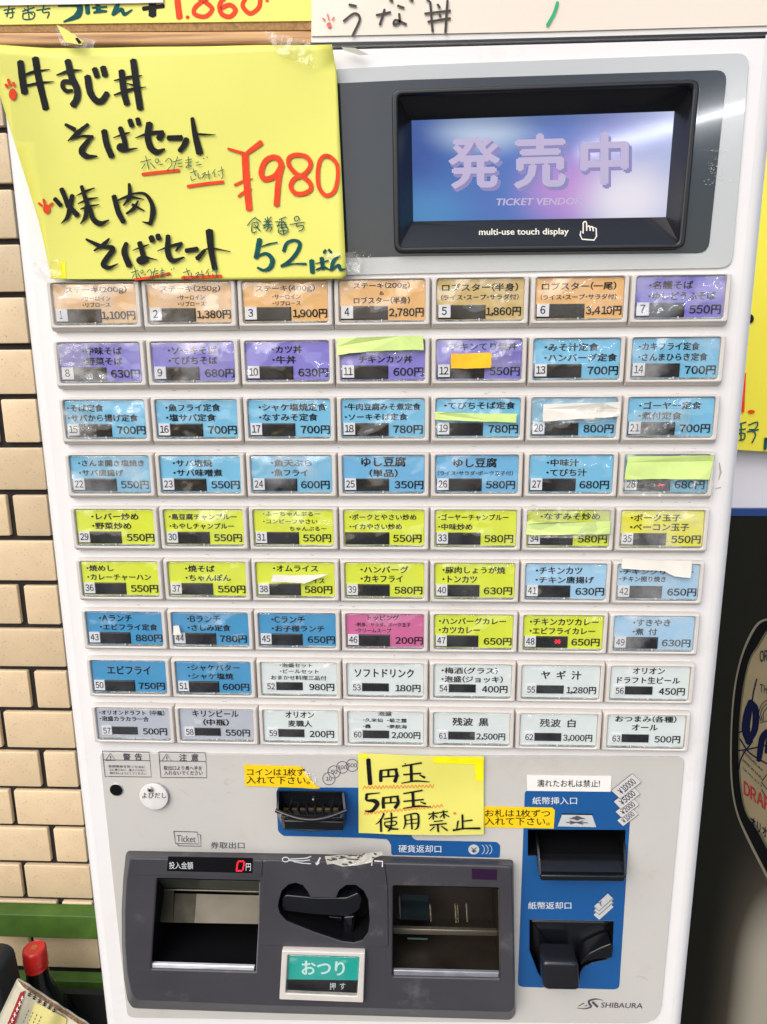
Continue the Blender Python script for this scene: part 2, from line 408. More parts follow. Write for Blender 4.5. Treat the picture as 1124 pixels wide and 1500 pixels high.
# ------------------------------------------------------------------ ground and walls (the setting)
g = Acc(); g.add([(-6, -6, 0), (6, -6, 0), (6, 6, 0), (-6, 6, 0)], [(0, 1, 2, 3)])
lab(g.build('ground', M['ground']), None, kind='structure')

DW = -0.5                     # the wall stands half a metre behind the button faces
# tiled wall: 108 x 60 mm tiles, 8 mm joints
wl = thing('tiled_wall', (-0.75, .52, 0), 'buff ceramic tile wall with black joints left of the machine', 'wall')
a = Acc(); box(a, -1.562, -0.5025, .5065, .56, 0, 1.80); a.build('mortar_backing', M['grout'], wl)
def tile_mesh(w, h):
    a = Acc(); prism(rrect(-w / 2, w / 2, -h / 2, h / 2, .0022, 2), 0.0, .0075, .0012, a, cap0=False, seg=2)
    me = bpy.data.meshes.new('tile'); me.from_pydata(a.v, [], a.f); me.materials.append(M['tile'])
    me.polygons.foreach_set('use_smooth', [True] * len(me.polygons)); me.set_sharp_from_angle(angle=R(50)); return me
t_full, t_half = tile_mesh(.108, .060), tile_mesh(.050, .060)
ZG = 1.2352                   # a joint line between two courses
for row in range(-18, 19):
    zc = ZG - .034 + row * -.068 if False else ZG - .034 - row * .068
    if zc < .40 or zc > 1.77: continue
    half = (row % 2 == 0)
    xr = -.5045; first = True
    for k in range(10 if half else 9):
        w = .054 if (half and first) else .108
        me = t_half if (half and first) else t_full
        xc = xr - w / 2
        o = link(me, 'tile', None, wl, loc=(xc + random.uniform(-.0005, .0005), .5068 + random.uniform(0, .0006), zc + random.uniform(-.0004, .0004)))
        xr -= w + .008; first = False

# white wall to the right
a = Acc(); box(a, .24, 1.2, .515, .60, 0, 1.95)
rw = lab(a.build('painted_wall', M['wallw']), 'white painted wall behind the right side of the machine', 'wall')
# navy band + white sheet are the top of the beer poster

# ------------------------------------------------------------------ beer poster, bottom right
pt = thing('beer_poster', (.55, .505, .6), 'dark beer poster with an oval gold draft beer label, right of the machine', 'poster')
pl, pr = .27, .78
z_blue_t, z_blue_b = at(1100, 747, DW).z, at(1100, 758, DW).z
def fwall(x, y, d=0.0): return at(x, y, DW + d)
pm = mat('poster_print_sheen', (.02, .02, .012), .6, spec=.15)
def poster_nodes(m):  # sheen of the pictured can painted in, lighter towards the lower right
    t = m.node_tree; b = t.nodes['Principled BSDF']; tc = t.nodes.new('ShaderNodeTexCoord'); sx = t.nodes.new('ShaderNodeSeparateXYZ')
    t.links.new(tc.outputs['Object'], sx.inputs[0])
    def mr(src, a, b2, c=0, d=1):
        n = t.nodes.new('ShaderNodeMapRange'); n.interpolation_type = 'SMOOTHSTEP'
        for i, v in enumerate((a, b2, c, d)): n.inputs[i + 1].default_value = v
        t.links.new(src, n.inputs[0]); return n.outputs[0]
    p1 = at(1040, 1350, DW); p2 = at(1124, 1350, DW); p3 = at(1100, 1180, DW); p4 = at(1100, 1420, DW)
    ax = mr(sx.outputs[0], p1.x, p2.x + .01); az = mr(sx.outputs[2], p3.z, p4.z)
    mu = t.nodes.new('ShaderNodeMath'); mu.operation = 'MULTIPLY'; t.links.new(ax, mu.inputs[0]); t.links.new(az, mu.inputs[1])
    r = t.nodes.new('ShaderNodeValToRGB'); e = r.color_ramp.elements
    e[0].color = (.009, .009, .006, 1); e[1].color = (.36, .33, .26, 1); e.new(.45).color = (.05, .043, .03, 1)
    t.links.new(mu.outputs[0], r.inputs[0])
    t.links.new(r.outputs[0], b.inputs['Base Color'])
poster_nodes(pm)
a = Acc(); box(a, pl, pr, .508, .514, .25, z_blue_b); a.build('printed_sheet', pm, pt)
a = Acc(); box(a, pl, pr, .5065, .514, z_blue_b + .0005, z_blue_t); a.build('navy_border', M['navy'], pt)
lo = (1040, 880, 3.409)
outl = [(300, 86), (240, 110), (190, 190), (150, 300), (120, 450), (105, 650), (105, 880), (130, 1050), (190, 1200), (286, 1390)]
def oval(k, dx=0):
    L = [(x + k * (1 + .25 * abs(y - 700) / 600), y + (k * .9 if y < 300 else (-k * 1.25 if y > 1100 else 0))) for x, y in outl]
    Rt = [(2 * 460 - x, y) for x, y in L[::-1]]
    s = [tuple(v) for v in smooth_line(L, 4)] + [tuple(v) for v in smooth_line(Rt, 4)]
    return [(lo[0] + x / lo[2], lo[1] + y / lo[2]) for x, y in s]
for nm, k, d, m in (('label_edge', 0, .0004, mat('tan_print', (.19, .17, .12), .5)), ('label_border', 8, .0010, mat('black_print', (.004, .004, .004), .6, spec=.1)),
                    ('label_line', 40, .0016, mat('olive_print', (.09, .08, .045), .5)), ('label_face', 47, .0022, mat('gold_label_print', (.24, .195, .11), .6, spec=.15, noise=.12, nscale=12))):
    V = [at(x, y, DW + d - .007) for x, y in oval(k)]
    a = Acc(); a.add([(p.x, .508 - d, p.z) for p in V], [tuple(range(len(V)))]); a.build(nm, m, pt)
def flab(x, y, d=0.0): return at(x, y, -.508 + d)
pn = Pen(flab, .0030); navy_ink = mat('navy_ink', (.004, .006, .028), .6, spec=.1)
pn.stroke((26, 40, 44, 30), [(205, 500), (190, 560), (180, 640), (195, 710)], lo)
pn.stroke((26, 34, 34, 24), [(200, 500), (228, 545), (225, 640), (190, 715)], lo)
pn.stroke((30, 34, 26), [(290, 650), (262, 690), (245, 800)], lo); pn.stroke((26, 34), [(300, 640), (290, 760)], lo)
pn.many(7, [[(235, 390), (220, 450), (212, 500)], [(130, 750), (200, 740), (290, 720)], [(140, 855), (160, 780), (215, 700)], [(150, 690), (200, 760), (286, 815)], [(140, 660), (170, 650), (190, 655)]], lo)
pn.many(4, [[(255, 600), (245, 560), (262, 515), (290, 495)], [(262, 600), (255, 560), (272, 525), (295, 510)], [(268, 600), (268, 560), (290, 530)], [(250, 610), (290, 600)], [(262, 900), (285, 870), (300, 880)], [(258, 905), (285, 940), (300, 940)], [(258, 940), (285, 985), (300, 990)]], lo)
pn.build('label_drawing', navy_ink, pt)
a = Acc()
text_px(a, 'ORIGINAL', lo[0] + 250 / lo[2], lo[1] + 250 / lo[2], lo[0] + 400 / lo[2], lo[1] + 305 / lo[2], flab, .0031, dy=4, bold=.02)
text_px(a, 'THE BEER', lo[0] + 250 / lo[2], lo[1] + 415 / lo[2], lo[0] + 390 / lo[2], lo[1] + 455 / lo[2], flab, .0031, dy=-12)
text_px(a, 'オリオンビール', lo[0] + 205 / lo[2], lo[1] + 1070 / lo[2], lo[0] + 400 / lo[2], lo[1] + 1125 / lo[2], flab, .0031, dy=-46, bold=.03)
for i, s in enumerate(('PREMIUM', 'BREWING', 'QUALITY')):
    text_px(a, s, lo[0] + (165 + 0 * i) / lo[2], lo[1] + (745 + 42 * i) / lo[2], lo[0] + 262 / lo[2], lo[1] + (758 + 42 * i) / lo[2], flab, .0031, dy=-28)
a.build('label_lettering', navy_ink, pt)
a = Acc(); text_px(a, 'DRAFT', lo[0] + 172 / lo[2], lo[1] + 900 / lo[2], lo[0] + 330 / lo[2], lo[1] + 965 / lo[2], flab, .0033, dy=-34, bold=.03)
lab(a.build('red_lettering', mat('dark_red_print', (.30, .012, .015), .5), pt), 'red DRAFT lettering')

# yellow price sign on the right wall
ys = thing('yellow_wall_sign', (.47, .50, 1.4), 'yellow handwritten sign on the white wall, cut by the right edge of the photo', 'sign')
a = Acc(); prism(flat([(1020, 60), (1180, 55), (1180, 664), (1020, 655)], DW + .003), DW + .0, DW + .003, acc=a)
# the sheet hangs 1 cm off the wall
for i, v in enumerate(a.v): a.v[i] = (v[0], v[1] - .004, v[2])
a.build('paper', M['paper_y2'], ys)
def fys(x, y, d=0.0): return at(x, y, DW + .0085 + d)
so = (1000, 400, 3.0)
pn = Pen(fys); pn.dot(298, 200, 16, 20, so); pn.build('black_marker_writing', M['marker'], ys)
pn = Pen(fys); pn.stroke(15, [(272, 440), (268, 520), (264, 610)], so); pn.dot(303, 609, 16, 8, so); pn.build('red_marker_writing', M['marker_red'], ys)
pn = Pen(fys); pn.many(6, [[(245, 665), (280, 655)], [(240, 690), (278, 685)], [(248, 735), (270, 730), (273, 705), (245, 705)], [(258, 660), (258, 735)], [(290, 668), (330, 655), (320, 685), (292, 688)], [(283, 698), (335, 688)], [(308, 692), (322, 710), (305, 747)]], so)
pn.stroke(14, [(367, 725), (363, 775)], so); pn.build('teal_marker_writing', M['marker_teal'], ys)

# cork board, upper yellow sign and its white slip, over the tiled wall
cb = thing('cork_board', (-.4, .49, 1.8), 'brown cork board in a pine frame above the machine, top left', 'board')
def slab(px, d0, d1, r=0.0): return prism(flat(px, d1), d0, d1, r)
slab([(-200, 49), (560, 43), (560, -260), (-200, -250)], -.485, -.478).build('cork_sheet', M['cork'], cb)
slab([(-200, 66), (560, 64), (560, 44), (-200, 48)], -.485, -.462, .003).build('frame_rail', M['wood'], cb)
us = thing('upper_yellow_sign', (-.4, .47, 1.8), 'yellow handwritten price sign pinned on the cork board at the top edge of the photo', 'sign')
slab([(-150, 38), (457, 30.5), (460, -200), (-150, -200)], -.478, -.4765).build('paper', M['paper_y'], us)
def fus(x, y, d=0.0): return at(x, y, -.4765 + d)
H = (0, 0, 2.81)
pn = Pen(fus); pn.many(5, [[(15, 42), (62, 34)], [(38, 25), (28, 70)], [(50, 35), (52, 68), (40, 74)], [(20, 55), (60, 50)], [(92, 46), (142, 30)], [(115, 22), (120, 76)], [(95, 55), (140, 50), (135, 76), (97, 78), (95, 55)], [(100, 35), (135, 60)], [(150, 42), (207, 34)], [(182, 22), (176, 50), (202, 50), (195, 74)]], H)
pn.stroke((8, 24, 28, 6), [(240, 24), (322, 20), (320, 62), (262, 90)], H); pn.stroke(20, [(358, 12), (362, 56)], H); pn.stroke(20, [(402, 5), (405, 48)], H)
pn.stroke(8, [(380, 32), (440, 28)], H); pn.stroke((8, 16, 8), [(385, 52), (410, 46), (440, 46)], H)
pn.stroke((8, 20, 14), [(495, 5), (480, 30), (464, 62)], H); pn.stroke((12, 16, 16, 6), [(466, 60), (500, 38), (512, 58), (545, 40)], H)
pn.build('teal_marker_writing', M['marker_teal'], us)
pn = Pen(fus); pn.stroke(17, [(588, 36), (676, 24)], H, rough=.1); pn.stroke(32, [(628, 5), (628, 66)], H); pn.build('black_marker_writing', M['marker'], us)
pn = Pen(fus); pn.stroke(26, [(728, -20), (740, 76)], H); pn.dot(773, 71, 8, 8, H)
pn.stroke(19, [(812, -14), (848, 10), (874, 38), (845, 68), (802, 58), (806, 28), (862, -14)], H)
pn.stroke(20, [(928, -16), (905, 20), (914, 58), (948, 68), (970, 42), (946, 20), (910, 34)], H)
pn.stroke(19, [(1012, -12), (1000, 25), (1030, 55), (1066, 30), (1072, -10)], H); pn.dot(1100, 3, 8, 5, H)
pn.build('red_marker_writing', M['marker_red'], us)
ws = slab([(-120, 10), (239, 3.5), (239, -160), (-120, -160)], -.4755, -.4735).build('paper_slip', M['paper_w'])
lab(ws, 'plain white paper hanging over the top of the upper yellow sign', 'paper')

# ------------------------------------------------------------------ THE MACHINE
BX0, BX1, ZM = -.2495, .2478, 1.6225
mc = thing('ticket_machine', (0, .2, 0), 'white meal ticket vending machine with sixty three menu buttons', 'ticket machine')
FD = -.003                                    # the front sheet of the body
cons_out = [(186, 1246), (470, 1251), (752, 1259), (753.5, 1380), (755, 1483), (748, 1491), (580, 1486), (400, 1481), (195, 1474), (188, 1462), (183, 1430), (180, 1385), (179.5, 1330), (182, 1284)]
CD = .014                                     # console stands proud by this
tick_win = [(230, 1287), (381, 1290.7), (376.7, 1424.4), (221, 1420)]
coin_win = [(575.8, 1297.6), (731.3, 1301), (733, 1434.5), (575, 1431)]
L3 = (400, 1230, 2.958)
lever_px = zm(*L3, [(28, 262), (40, 222), (68, 196), (98, 188), (128, 198), (150, 226), (162, 250), (275, 253), (288, 220), (318, 198), (358, 197), (392, 222), (412, 262), (418, 350), (412, 400), (388, 435), (350, 446), (300, 440), (180, 400), (60, 352), (32, 320), (24, 290)])
S = (690, 1100, 3.038)
bill1 = zm(*S, [(255, 350), (686, 352), (680, 468), (255, 463)])
bill2 = zm(*S, [(262, 750), (633, 757), (627, 900), (600, 928), (540, 940), (500, 960), (484, 985), (478, 1030), (330, 1030), (300, 985), (262, 885)])
hole_cons = flat([(196, 1262), (744, 1270), (746, 1474), (200, 1464)], FD)
hb1 = inset(flat(bill1, FD), -.0012); hb2 = inset(flat(bill2, FD), -.0012)
coin_px = [(410, 1162), (505, 1164), (503, 1206), (412, 1204)]
hc = flat(coin_px, FD)
E2 = .0115
disp_hole = flat([(583, 139.5), (1016, 124.5), (994.5, 357), (586, 362)], FD)
disp_hole = inset(disp_hole, -.001)
me = plate([(BX0 + E2, .02), (BX1 - E2, .02), (BX1 - E2, ZM - .002), (BX0 + E2, ZM - .002)], [hole_cons, hb1, hb2, hc, disp_hole], FD - .002, FD, .0001)
body = link(me, 'body', M['white'], mc)
# shell with rounded upright edges
prof = []
for i in range(9):
    q = R(90 * i / 8); prof.append((BX0 + E2 - E2 * math.sin(q), FD - E2 + E2 * math.cos(q)))
prof += [(BX0, -.45), (BX1, -.45)]
for i in range(9):
    q = R(90 * (8 - i) / 8); prof.append((BX1 - E2 + E2 * math.sin(q), FD - E2 + E2 * math.cos(q)))
a = Acc(); n = len(prof)
a.v += [(x, -d, .02) for x, d in prof] + [(x, -d, ZM) for x, d in prof]
a.f += [(i, i + n, i + n + 1, i + 1) for i in range(n - 1)]
a.f += [tuple(range(n, 2 * n))[::-1], tuple(range(n))]
a.build('body_shell', M['white'], body, smooth=40)
a = Acc(); box(a, BX0 + .02, BX1 - .02, .02, .43, 0, .0195); a.build('plinth', M['blackm'], mc)
# fine seams of the button panel (strips between rows, right-hand side)
# --- lower grey overlay sheet
low = rpoly(flat([(147, 1101.5), (575, 1105), (1002, 1107), (966, 1497), (560, 1494), (188, 1488)], FD), [.004, 0, .006, .018, 0, .006])
me = plate(low, [hole_cons, hb1, hb2, hc], FD + .0005, FD + .0016, .0002)
ov = link(me, 'lower_overlay_sheet', M['overlay'], mc)
OD = FD + .0016                               # printing surface
def fo(x, y, d=0.0): return at(x, y, OD + d)
# --- upper glossy sheet
up = rpoly(flat([(110, 123), (600, 96.5), (1097, 78.5), (1071, 392.5), (600, 401), (80, 414)], FD), [.004, 0, .008, .008, 0, .004])
us2 = link(plate(up, [disp_hole], FD + .0005, FD + .0016, .0002), 'upper_overlay_sheet', M['overlay_top'], mc)
dk = rpoly(flat([(240, 136), (600, 118.5), (1064, 104), (1036, 371), (600, 375.5), (230, 384)], FD), [.006, 0, .007, .007, 0, .006])
link(plate(dk, [disp_hole], FD + .0017, FD + .0021, .00005), 'dark_display_surround', M['dark_sheet'], mc)
# --- display: rim, slanted bezel, screen
bz = thing  # (names only)
rim_o = rpoly(flat([(574, 131), (1026, 115.5), (1003.5, 364.5), (577.5, 370)], .003), .006)
rim_i = rpoly(flat([(583, 139.5), (1016, 124.5), (994.5, 357), (586, 362)], .003), .003)
me = plate(rim_o, [rim_i], FD + .002, .0035, .0012)
rim = link(me, 'display_rim', M['rim'], mc, smooth=40)
SD = -.012
si = flat([(603, 176.5), (988, 163), (975.6, 318), (605.6, 324.4)], SD)
so4 = flat([(581, 137.5), (1018, 122.5), (996, 359), (584, 364)], .0015)
a = Acc(); loft(a, [(so4, .0015), (si, SD)], cap1=False)
# the bezel faces look outwards: flip
a.f = [f[::-1] for f in a.f]
bezel = a.build('display_bezel', M['bezel'], mc)
scr = sheet(si, SD + .0001).build('screen', None, bezel)
sm = bpy.data.materials.new('lit_screen'); sm.use_nodes = True; t = sm.node_tree; b = t.nodes['Principled BSDF']
b.inputs['Base Color'].default_value = (.01, .01, .015, 1); b.inputs['Roughness'].default_value = .08; b.inputs['Specular IOR Level'].default_value = .5
tc = t.nodes.new('ShaderNodeTexCoord'); sx = t.nodes.new('ShaderNodeSeparateXYZ'); t.links.new(tc.outputs['Generated'], sx.inputs[0])
r = t.nodes.new('ShaderNodeValToRGB'); e = r.color_ramp.elements
e[0].position = 0; e[0].color = (*lin((14, 74, 160)), 1); e[1].position = 1; e[1].color = (*lin((190, 200, 240)), 1)
e.new(.2).color = (*lin((48, 104, 184)), 1); e.new(.48).color = (*lin((88, 124, 205)), 1); e.new(.75).color = (*lin((150, 155, 222)), 1)
nz = t.nodes.new('ShaderNodeTexNoise'); nz.inputs['Scale'].default_value = 2.2; nz.inputs['Detail'].default_value = 4; t.links.new(tc.outputs['Generated'], nz.inputs['Vector'])
m1 = t.nodes.new('ShaderNodeMath'); m1.operation = 'MULTIPLY_ADD'; m1.inputs[1].default_value = .5; t.links.new(nz.outputs['Fac'], m1.inputs[0])
m2 = t.nodes.new('ShaderNodeMath'); m2.operation = 'SUBTRACT'; m2.inputs[1].default_value = .26; t.links.new(sx.outputs[0], m1.inputs[2]); t.links.new(m1.outputs[0], m2.inputs[0])
t.links.new(m2.outputs[0], r.inputs[0])
def blob(cx, cz, sx_, sz_, col, src, amt):
    vs = t.nodes.new('ShaderNodeVectorMath'); vs.operation = 'SUBTRACT'; vs.inputs[1].default_value = (cx, 0, cz); t.links.new(tc.outputs['Generated'], vs.inputs[0])
    vm = t.nodes.new('ShaderNodeVectorMath'); vm.operation = 'MULTIPLY'; vm.inputs[1].default_value = (1 / sx_, 0, 1 / sz_); t.links.new(vs.outputs[0], vm.inputs[0])
    ln = t.nodes.new('ShaderNodeVectorMath'); ln.operation = 'LENGTH'; t.links.new(vm.outputs[0], ln.inputs[0])
    mr = t.nodes.new('ShaderNodeMapRange'); mr.interpolation_type = 'SMOOTHERSTEP'; mr.inputs[1].default_value = 1; mr.inputs[2].default_value = 0
    mr.inputs[3].default_value = 0; mr.inputs[4].default_value = amt; t.links.new(ln.outputs['Value'], mr.inputs[0])
    mx = t.nodes.new('ShaderNodeMix'); mx.data_type = 'RGBA'; t.links.new(mr.outputs[0], mx.inputs[0]); t.links.new(src, mx.inputs[6]); mx.inputs[7].default_value = (*col, 1)
    return mx.outputs[2]
c = blob(.28, .86, .30, .34, lin((205, 222, 245)), r.outputs[0], .9)
c = blob(.62, .28, .30, .6, lin((215, 150, 228)), c, .8)
c = blob(.46, .98, .75, .2, lin((70, 95, 150)), c, .55)
c = blob(.05, .05, .3, .5, lin((70, 160, 215)), c, .6)
c = blob(.85, .18, .30, .62, lin((250, 244, 255)), c, 1.0)  # bright reflection at lower right, painted into the screen's own glow
t.links.new(c, b.inputs['Emission Color']); b.inputs['Emission Strength'].default_value = .62
scr.data.materials.append(sm)
def fs(x, y, d=0.0): return at(x, y, SD + .0003 + d)
ms = mat('screen_pink_glow', (.02, .02, .02), .3, emit=lin((210, 196, 236)), es=.56)
mo = mat('screen_brown_glow', (.02, .02, .02), .3, emit=lin((142, 136, 196)), es=.60)
Q = (640, 170, 3.5125)
a = Acc(); a2 = Acc()
for ch, x0, y0, x1, y1 in (('発', 68, 115, 318, 370), ('売', 405, 100, 655, 368), ('中', 748, 92, 978, 352)):
    c4 = [Q[0] + x0 / Q[2], Q[1] + y0 / Q[2], Q[0] + x1 / Q[2], Q[1] + y1 / Q[2]]
    text_px(a, ch, *c4, fs, .0006, dy=2, bold=.035)
    text_px(a2, ch, c4[0] + 2.5, c4[1] + 5, c4[2] + 4.5, c4[3] + 5, fs, .0002, dy=2, bold=.035)
text_px(a, 'TICKET VENDOR', Q[0] + 302 / Q[2], Q[1] + 425 / Q[2], Q[0] + 742 / Q[2], Q[1] + 460 / Q[2], fs, .0006, dy=1.5, bold=.03, shear=.2, gothic=False)
a.build('screen_lettering', ms, bezel); a2.build('screen_lettering_shade', mo, bezel)
p0, p1, p2 = at(584, 364, .0015), at(996, 359, .0015), at(605.6, 324.4, SD)
nrm = (p1 - p0).cross(p2 - p0).normalized(); nrm = nrm if nrm.y < 0 else -nrm
fb = on_plane(p0, nrm)
mbz = mat('cream_print', (.62, .62, .52), .5)
a = Acc(); text_px(a, 'multi-use touch display', Q[0] + 218 / Q[2], Q[1] + 580 / Q[2], Q[0] + 678 / Q[2], Q[1] + 622 / Q[2], fb, .0003, dy=1, bold=.02, gothic=False); a.build('bezel_lettering', mbz, bezel)
pn = Pen(fb, .0003); pn.stroke(7, [(754, 548), (753, 605), (741, 592), (738, 612), (748, 634), (810, 638), (822, 618), (820, 578), (806, 572), (804, 590)], Q, curve=False)
pn.many(7, [[(754, 548), (762, 543), (770, 550), (772, 590)], [(772, 570), (785, 566), (790, 590)], [(788, 572), (800, 570), (806, 592)]], Q); pn.build('hand_symbol', mbz, bezel)

# --- scuffs and sticky residue on the upper sheet
res_m = clear('white_residue', (1, 1, 1), rough=.3, base=.05, haze=1.0, wav=.5, wscale=300)
a = Acc(); rr = random.Random(3)
for i in range(260):
    if i < 180: x = 1050 + rr.gauss(0, 9); y = rr.choice([219 + rr.random() * 3, rr.uniform(225, 272), rr.uniform(235, 272)]); 
    else: x = rr.uniform(508, 545); y = rr.uniform(372, 398)
    s = rr.uniform(.4, 1.3); k = rr.randint(4, 7); an = rr.random() * 6.28
    V = [fo(x + s * rr.uniform(.5, 1.2) * math.cos(an + 6.283 * j / k), y + s * rr.uniform(.4, 1) * math.sin(an + 6.283 * j / k), .0010 + i * .000004) for j in range(k)]
    a.add(V, [tuple(range(k))[::-1]])
a.build('sticker_residue', res_m, mc)['kind'] = 'stuff'

# --- menu buttons --------------------------------------------------------------
HW, HT, HB = .0322, .0162, -.0166            # half width, top, bottom of a housing
CW, CH, CZ = .0573, .0272, .0010
CX0, CX1, CZ0, CZ1 = -CW / 2, CW / 2, CZ - CH / 2, CZ + CH / 2
def housing_mesh():
    a = Acc()
    o = rrect(-HW, HW, HB, HT, .0008, 4)
    i1 = rrect(-HW + .0006, HW - .0006, HB + .0020, HT - .0005, .0012, 4)
    i2 = rrect(-HW + .0011, HW - .0011, HB + .0026, HT - .0009, .0014, 4)
    h0 = rrect(CX0 - .0007, CX1 + .0007, CZ0 - .0007, CZ1 + .0007, .0022, 4)
    h1 = rrect(CX0 - .0002, CX1 + .0002, CZ0 - .0002, CZ1 + .0002, .0020, 4)
    loft(a, [(o, FD), (o, .0002), (i1, .0034), (i2, .0040), (h0, .0040), (h1, .0034), (h1, .0016)], cap1=True)
    me = bpy.data.meshes.new('menu_button'); me.from_pydata(a.v, [], a.f); me.materials.append(M['beige'])
    me.polygons.foreach_set('use_smooth', [True] * len(me.polygons)); me.set_sharp_from_angle(angle=R(25)); return me
def cover_mesh():
    a = Acc(); NX, NZ = 16, 9
    rings = []
    pts = rrect(CX0, CX1, CZ0, CZ1, .0020, 5)
    def prof(u): return .0037 + .0011 * (1 - (1 - u) ** 2.6)
    cx, cz = 0, CZ
    n = len(pts)
    steps = [0, .03, .07, .13, .22, .36, .55, .75, .93]
    for s in steps: rings.append(([(cx + (x - cx) * (1 - s), cz + (z - cz) * (1 - s)) for x, z in pts], .0020 if s == 0 else prof(s)))
    rings.insert(1, (pts, .0035))
    loft(a, rings)
    me = bpy.data.meshes.new('cover'); me.from_pydata(a.v, [], a.f); me.materials.append(M['cover'])
    me.polygons.foreach_set('use_smooth', [True] * len(me.polygons)); me.set_sharp_from_angle(angle=R(60)); return me
def UV(u, v): return (CX0 + u * CW, CZ1 - v * CH)
def rect_uv(u0, u1, v0, v1): (x0, z1), (x1, z0) = UV(u0, v0), UV(u1, v1); return [(x0, z0), (x1, z0), (x1, z1), (x0, z1)]
def mesh_of(acc, name, m):
    me = bpy.data.meshes.new(name); me.from_pydata(acc.v, [], acc.f); me.materials.append(m); return me
ME_H, ME_C = housing_mesh(), cover_mesh()
ME_W = ME_C.copy(); ME_W.materials.clear(); ME_W.materials.append(M['cover_worn_glare'])
card_me = {k: mesh_of(sheet(rect_uv(.002, .998, .0, .955), .0020), 'card', M['card_' + k]) for k in CARD}
holdA = prism(rect_uv(.012, .565, .61, .94), .0020, .0023); holdA = mesh_of(holdA, 'tag_holder', M['blackm'])
winA = mesh_of(prism(rect_uv(.165, .558, .615, .93), .0023, .0031, .0004), 'lamp_window', M['window'])
winN = mesh_of(prism(rect_uv(.012, .558, .615, .93), .0023, .0031, .0004), 'lamp_window', M['window'])
winB = mesh_of(prism(rect_uv(.195, .545, .605, .845), .0020, .0026, .0003), 'lamp_window', M['window'])
tagA = mesh_of(prism(rect_uv(.02, .16, .60, .905), .0023, .0030), 'number_tag', M['tag'])
tagB = mesh_of(prism(rect_uv(.055, .19, .585, .86), .0020, .0026), 'number_tag', M['tag'])
edge_m = clear('clear_edge_plastic', (.8, .9, .9), rough=.1, base=.22, haze=.6, wav=.8, wscale=300)
ac = Acc()
for u0, u1 in ((0.01, .2), (.205, .49), (.5, .75), (.755, .985)): prism(rect_uv(u0, u1, .955, .995), .0017, .0026, .0003, ac)
ledge = mesh_of(ac, 'cover_ledge', edge_m)
a = Acc(); prism(rect_uv(.485, .5, .93, .985), .0024, .0036, .0002, a); clip = mesh_of(a, 'cover_clip', M['tag'])

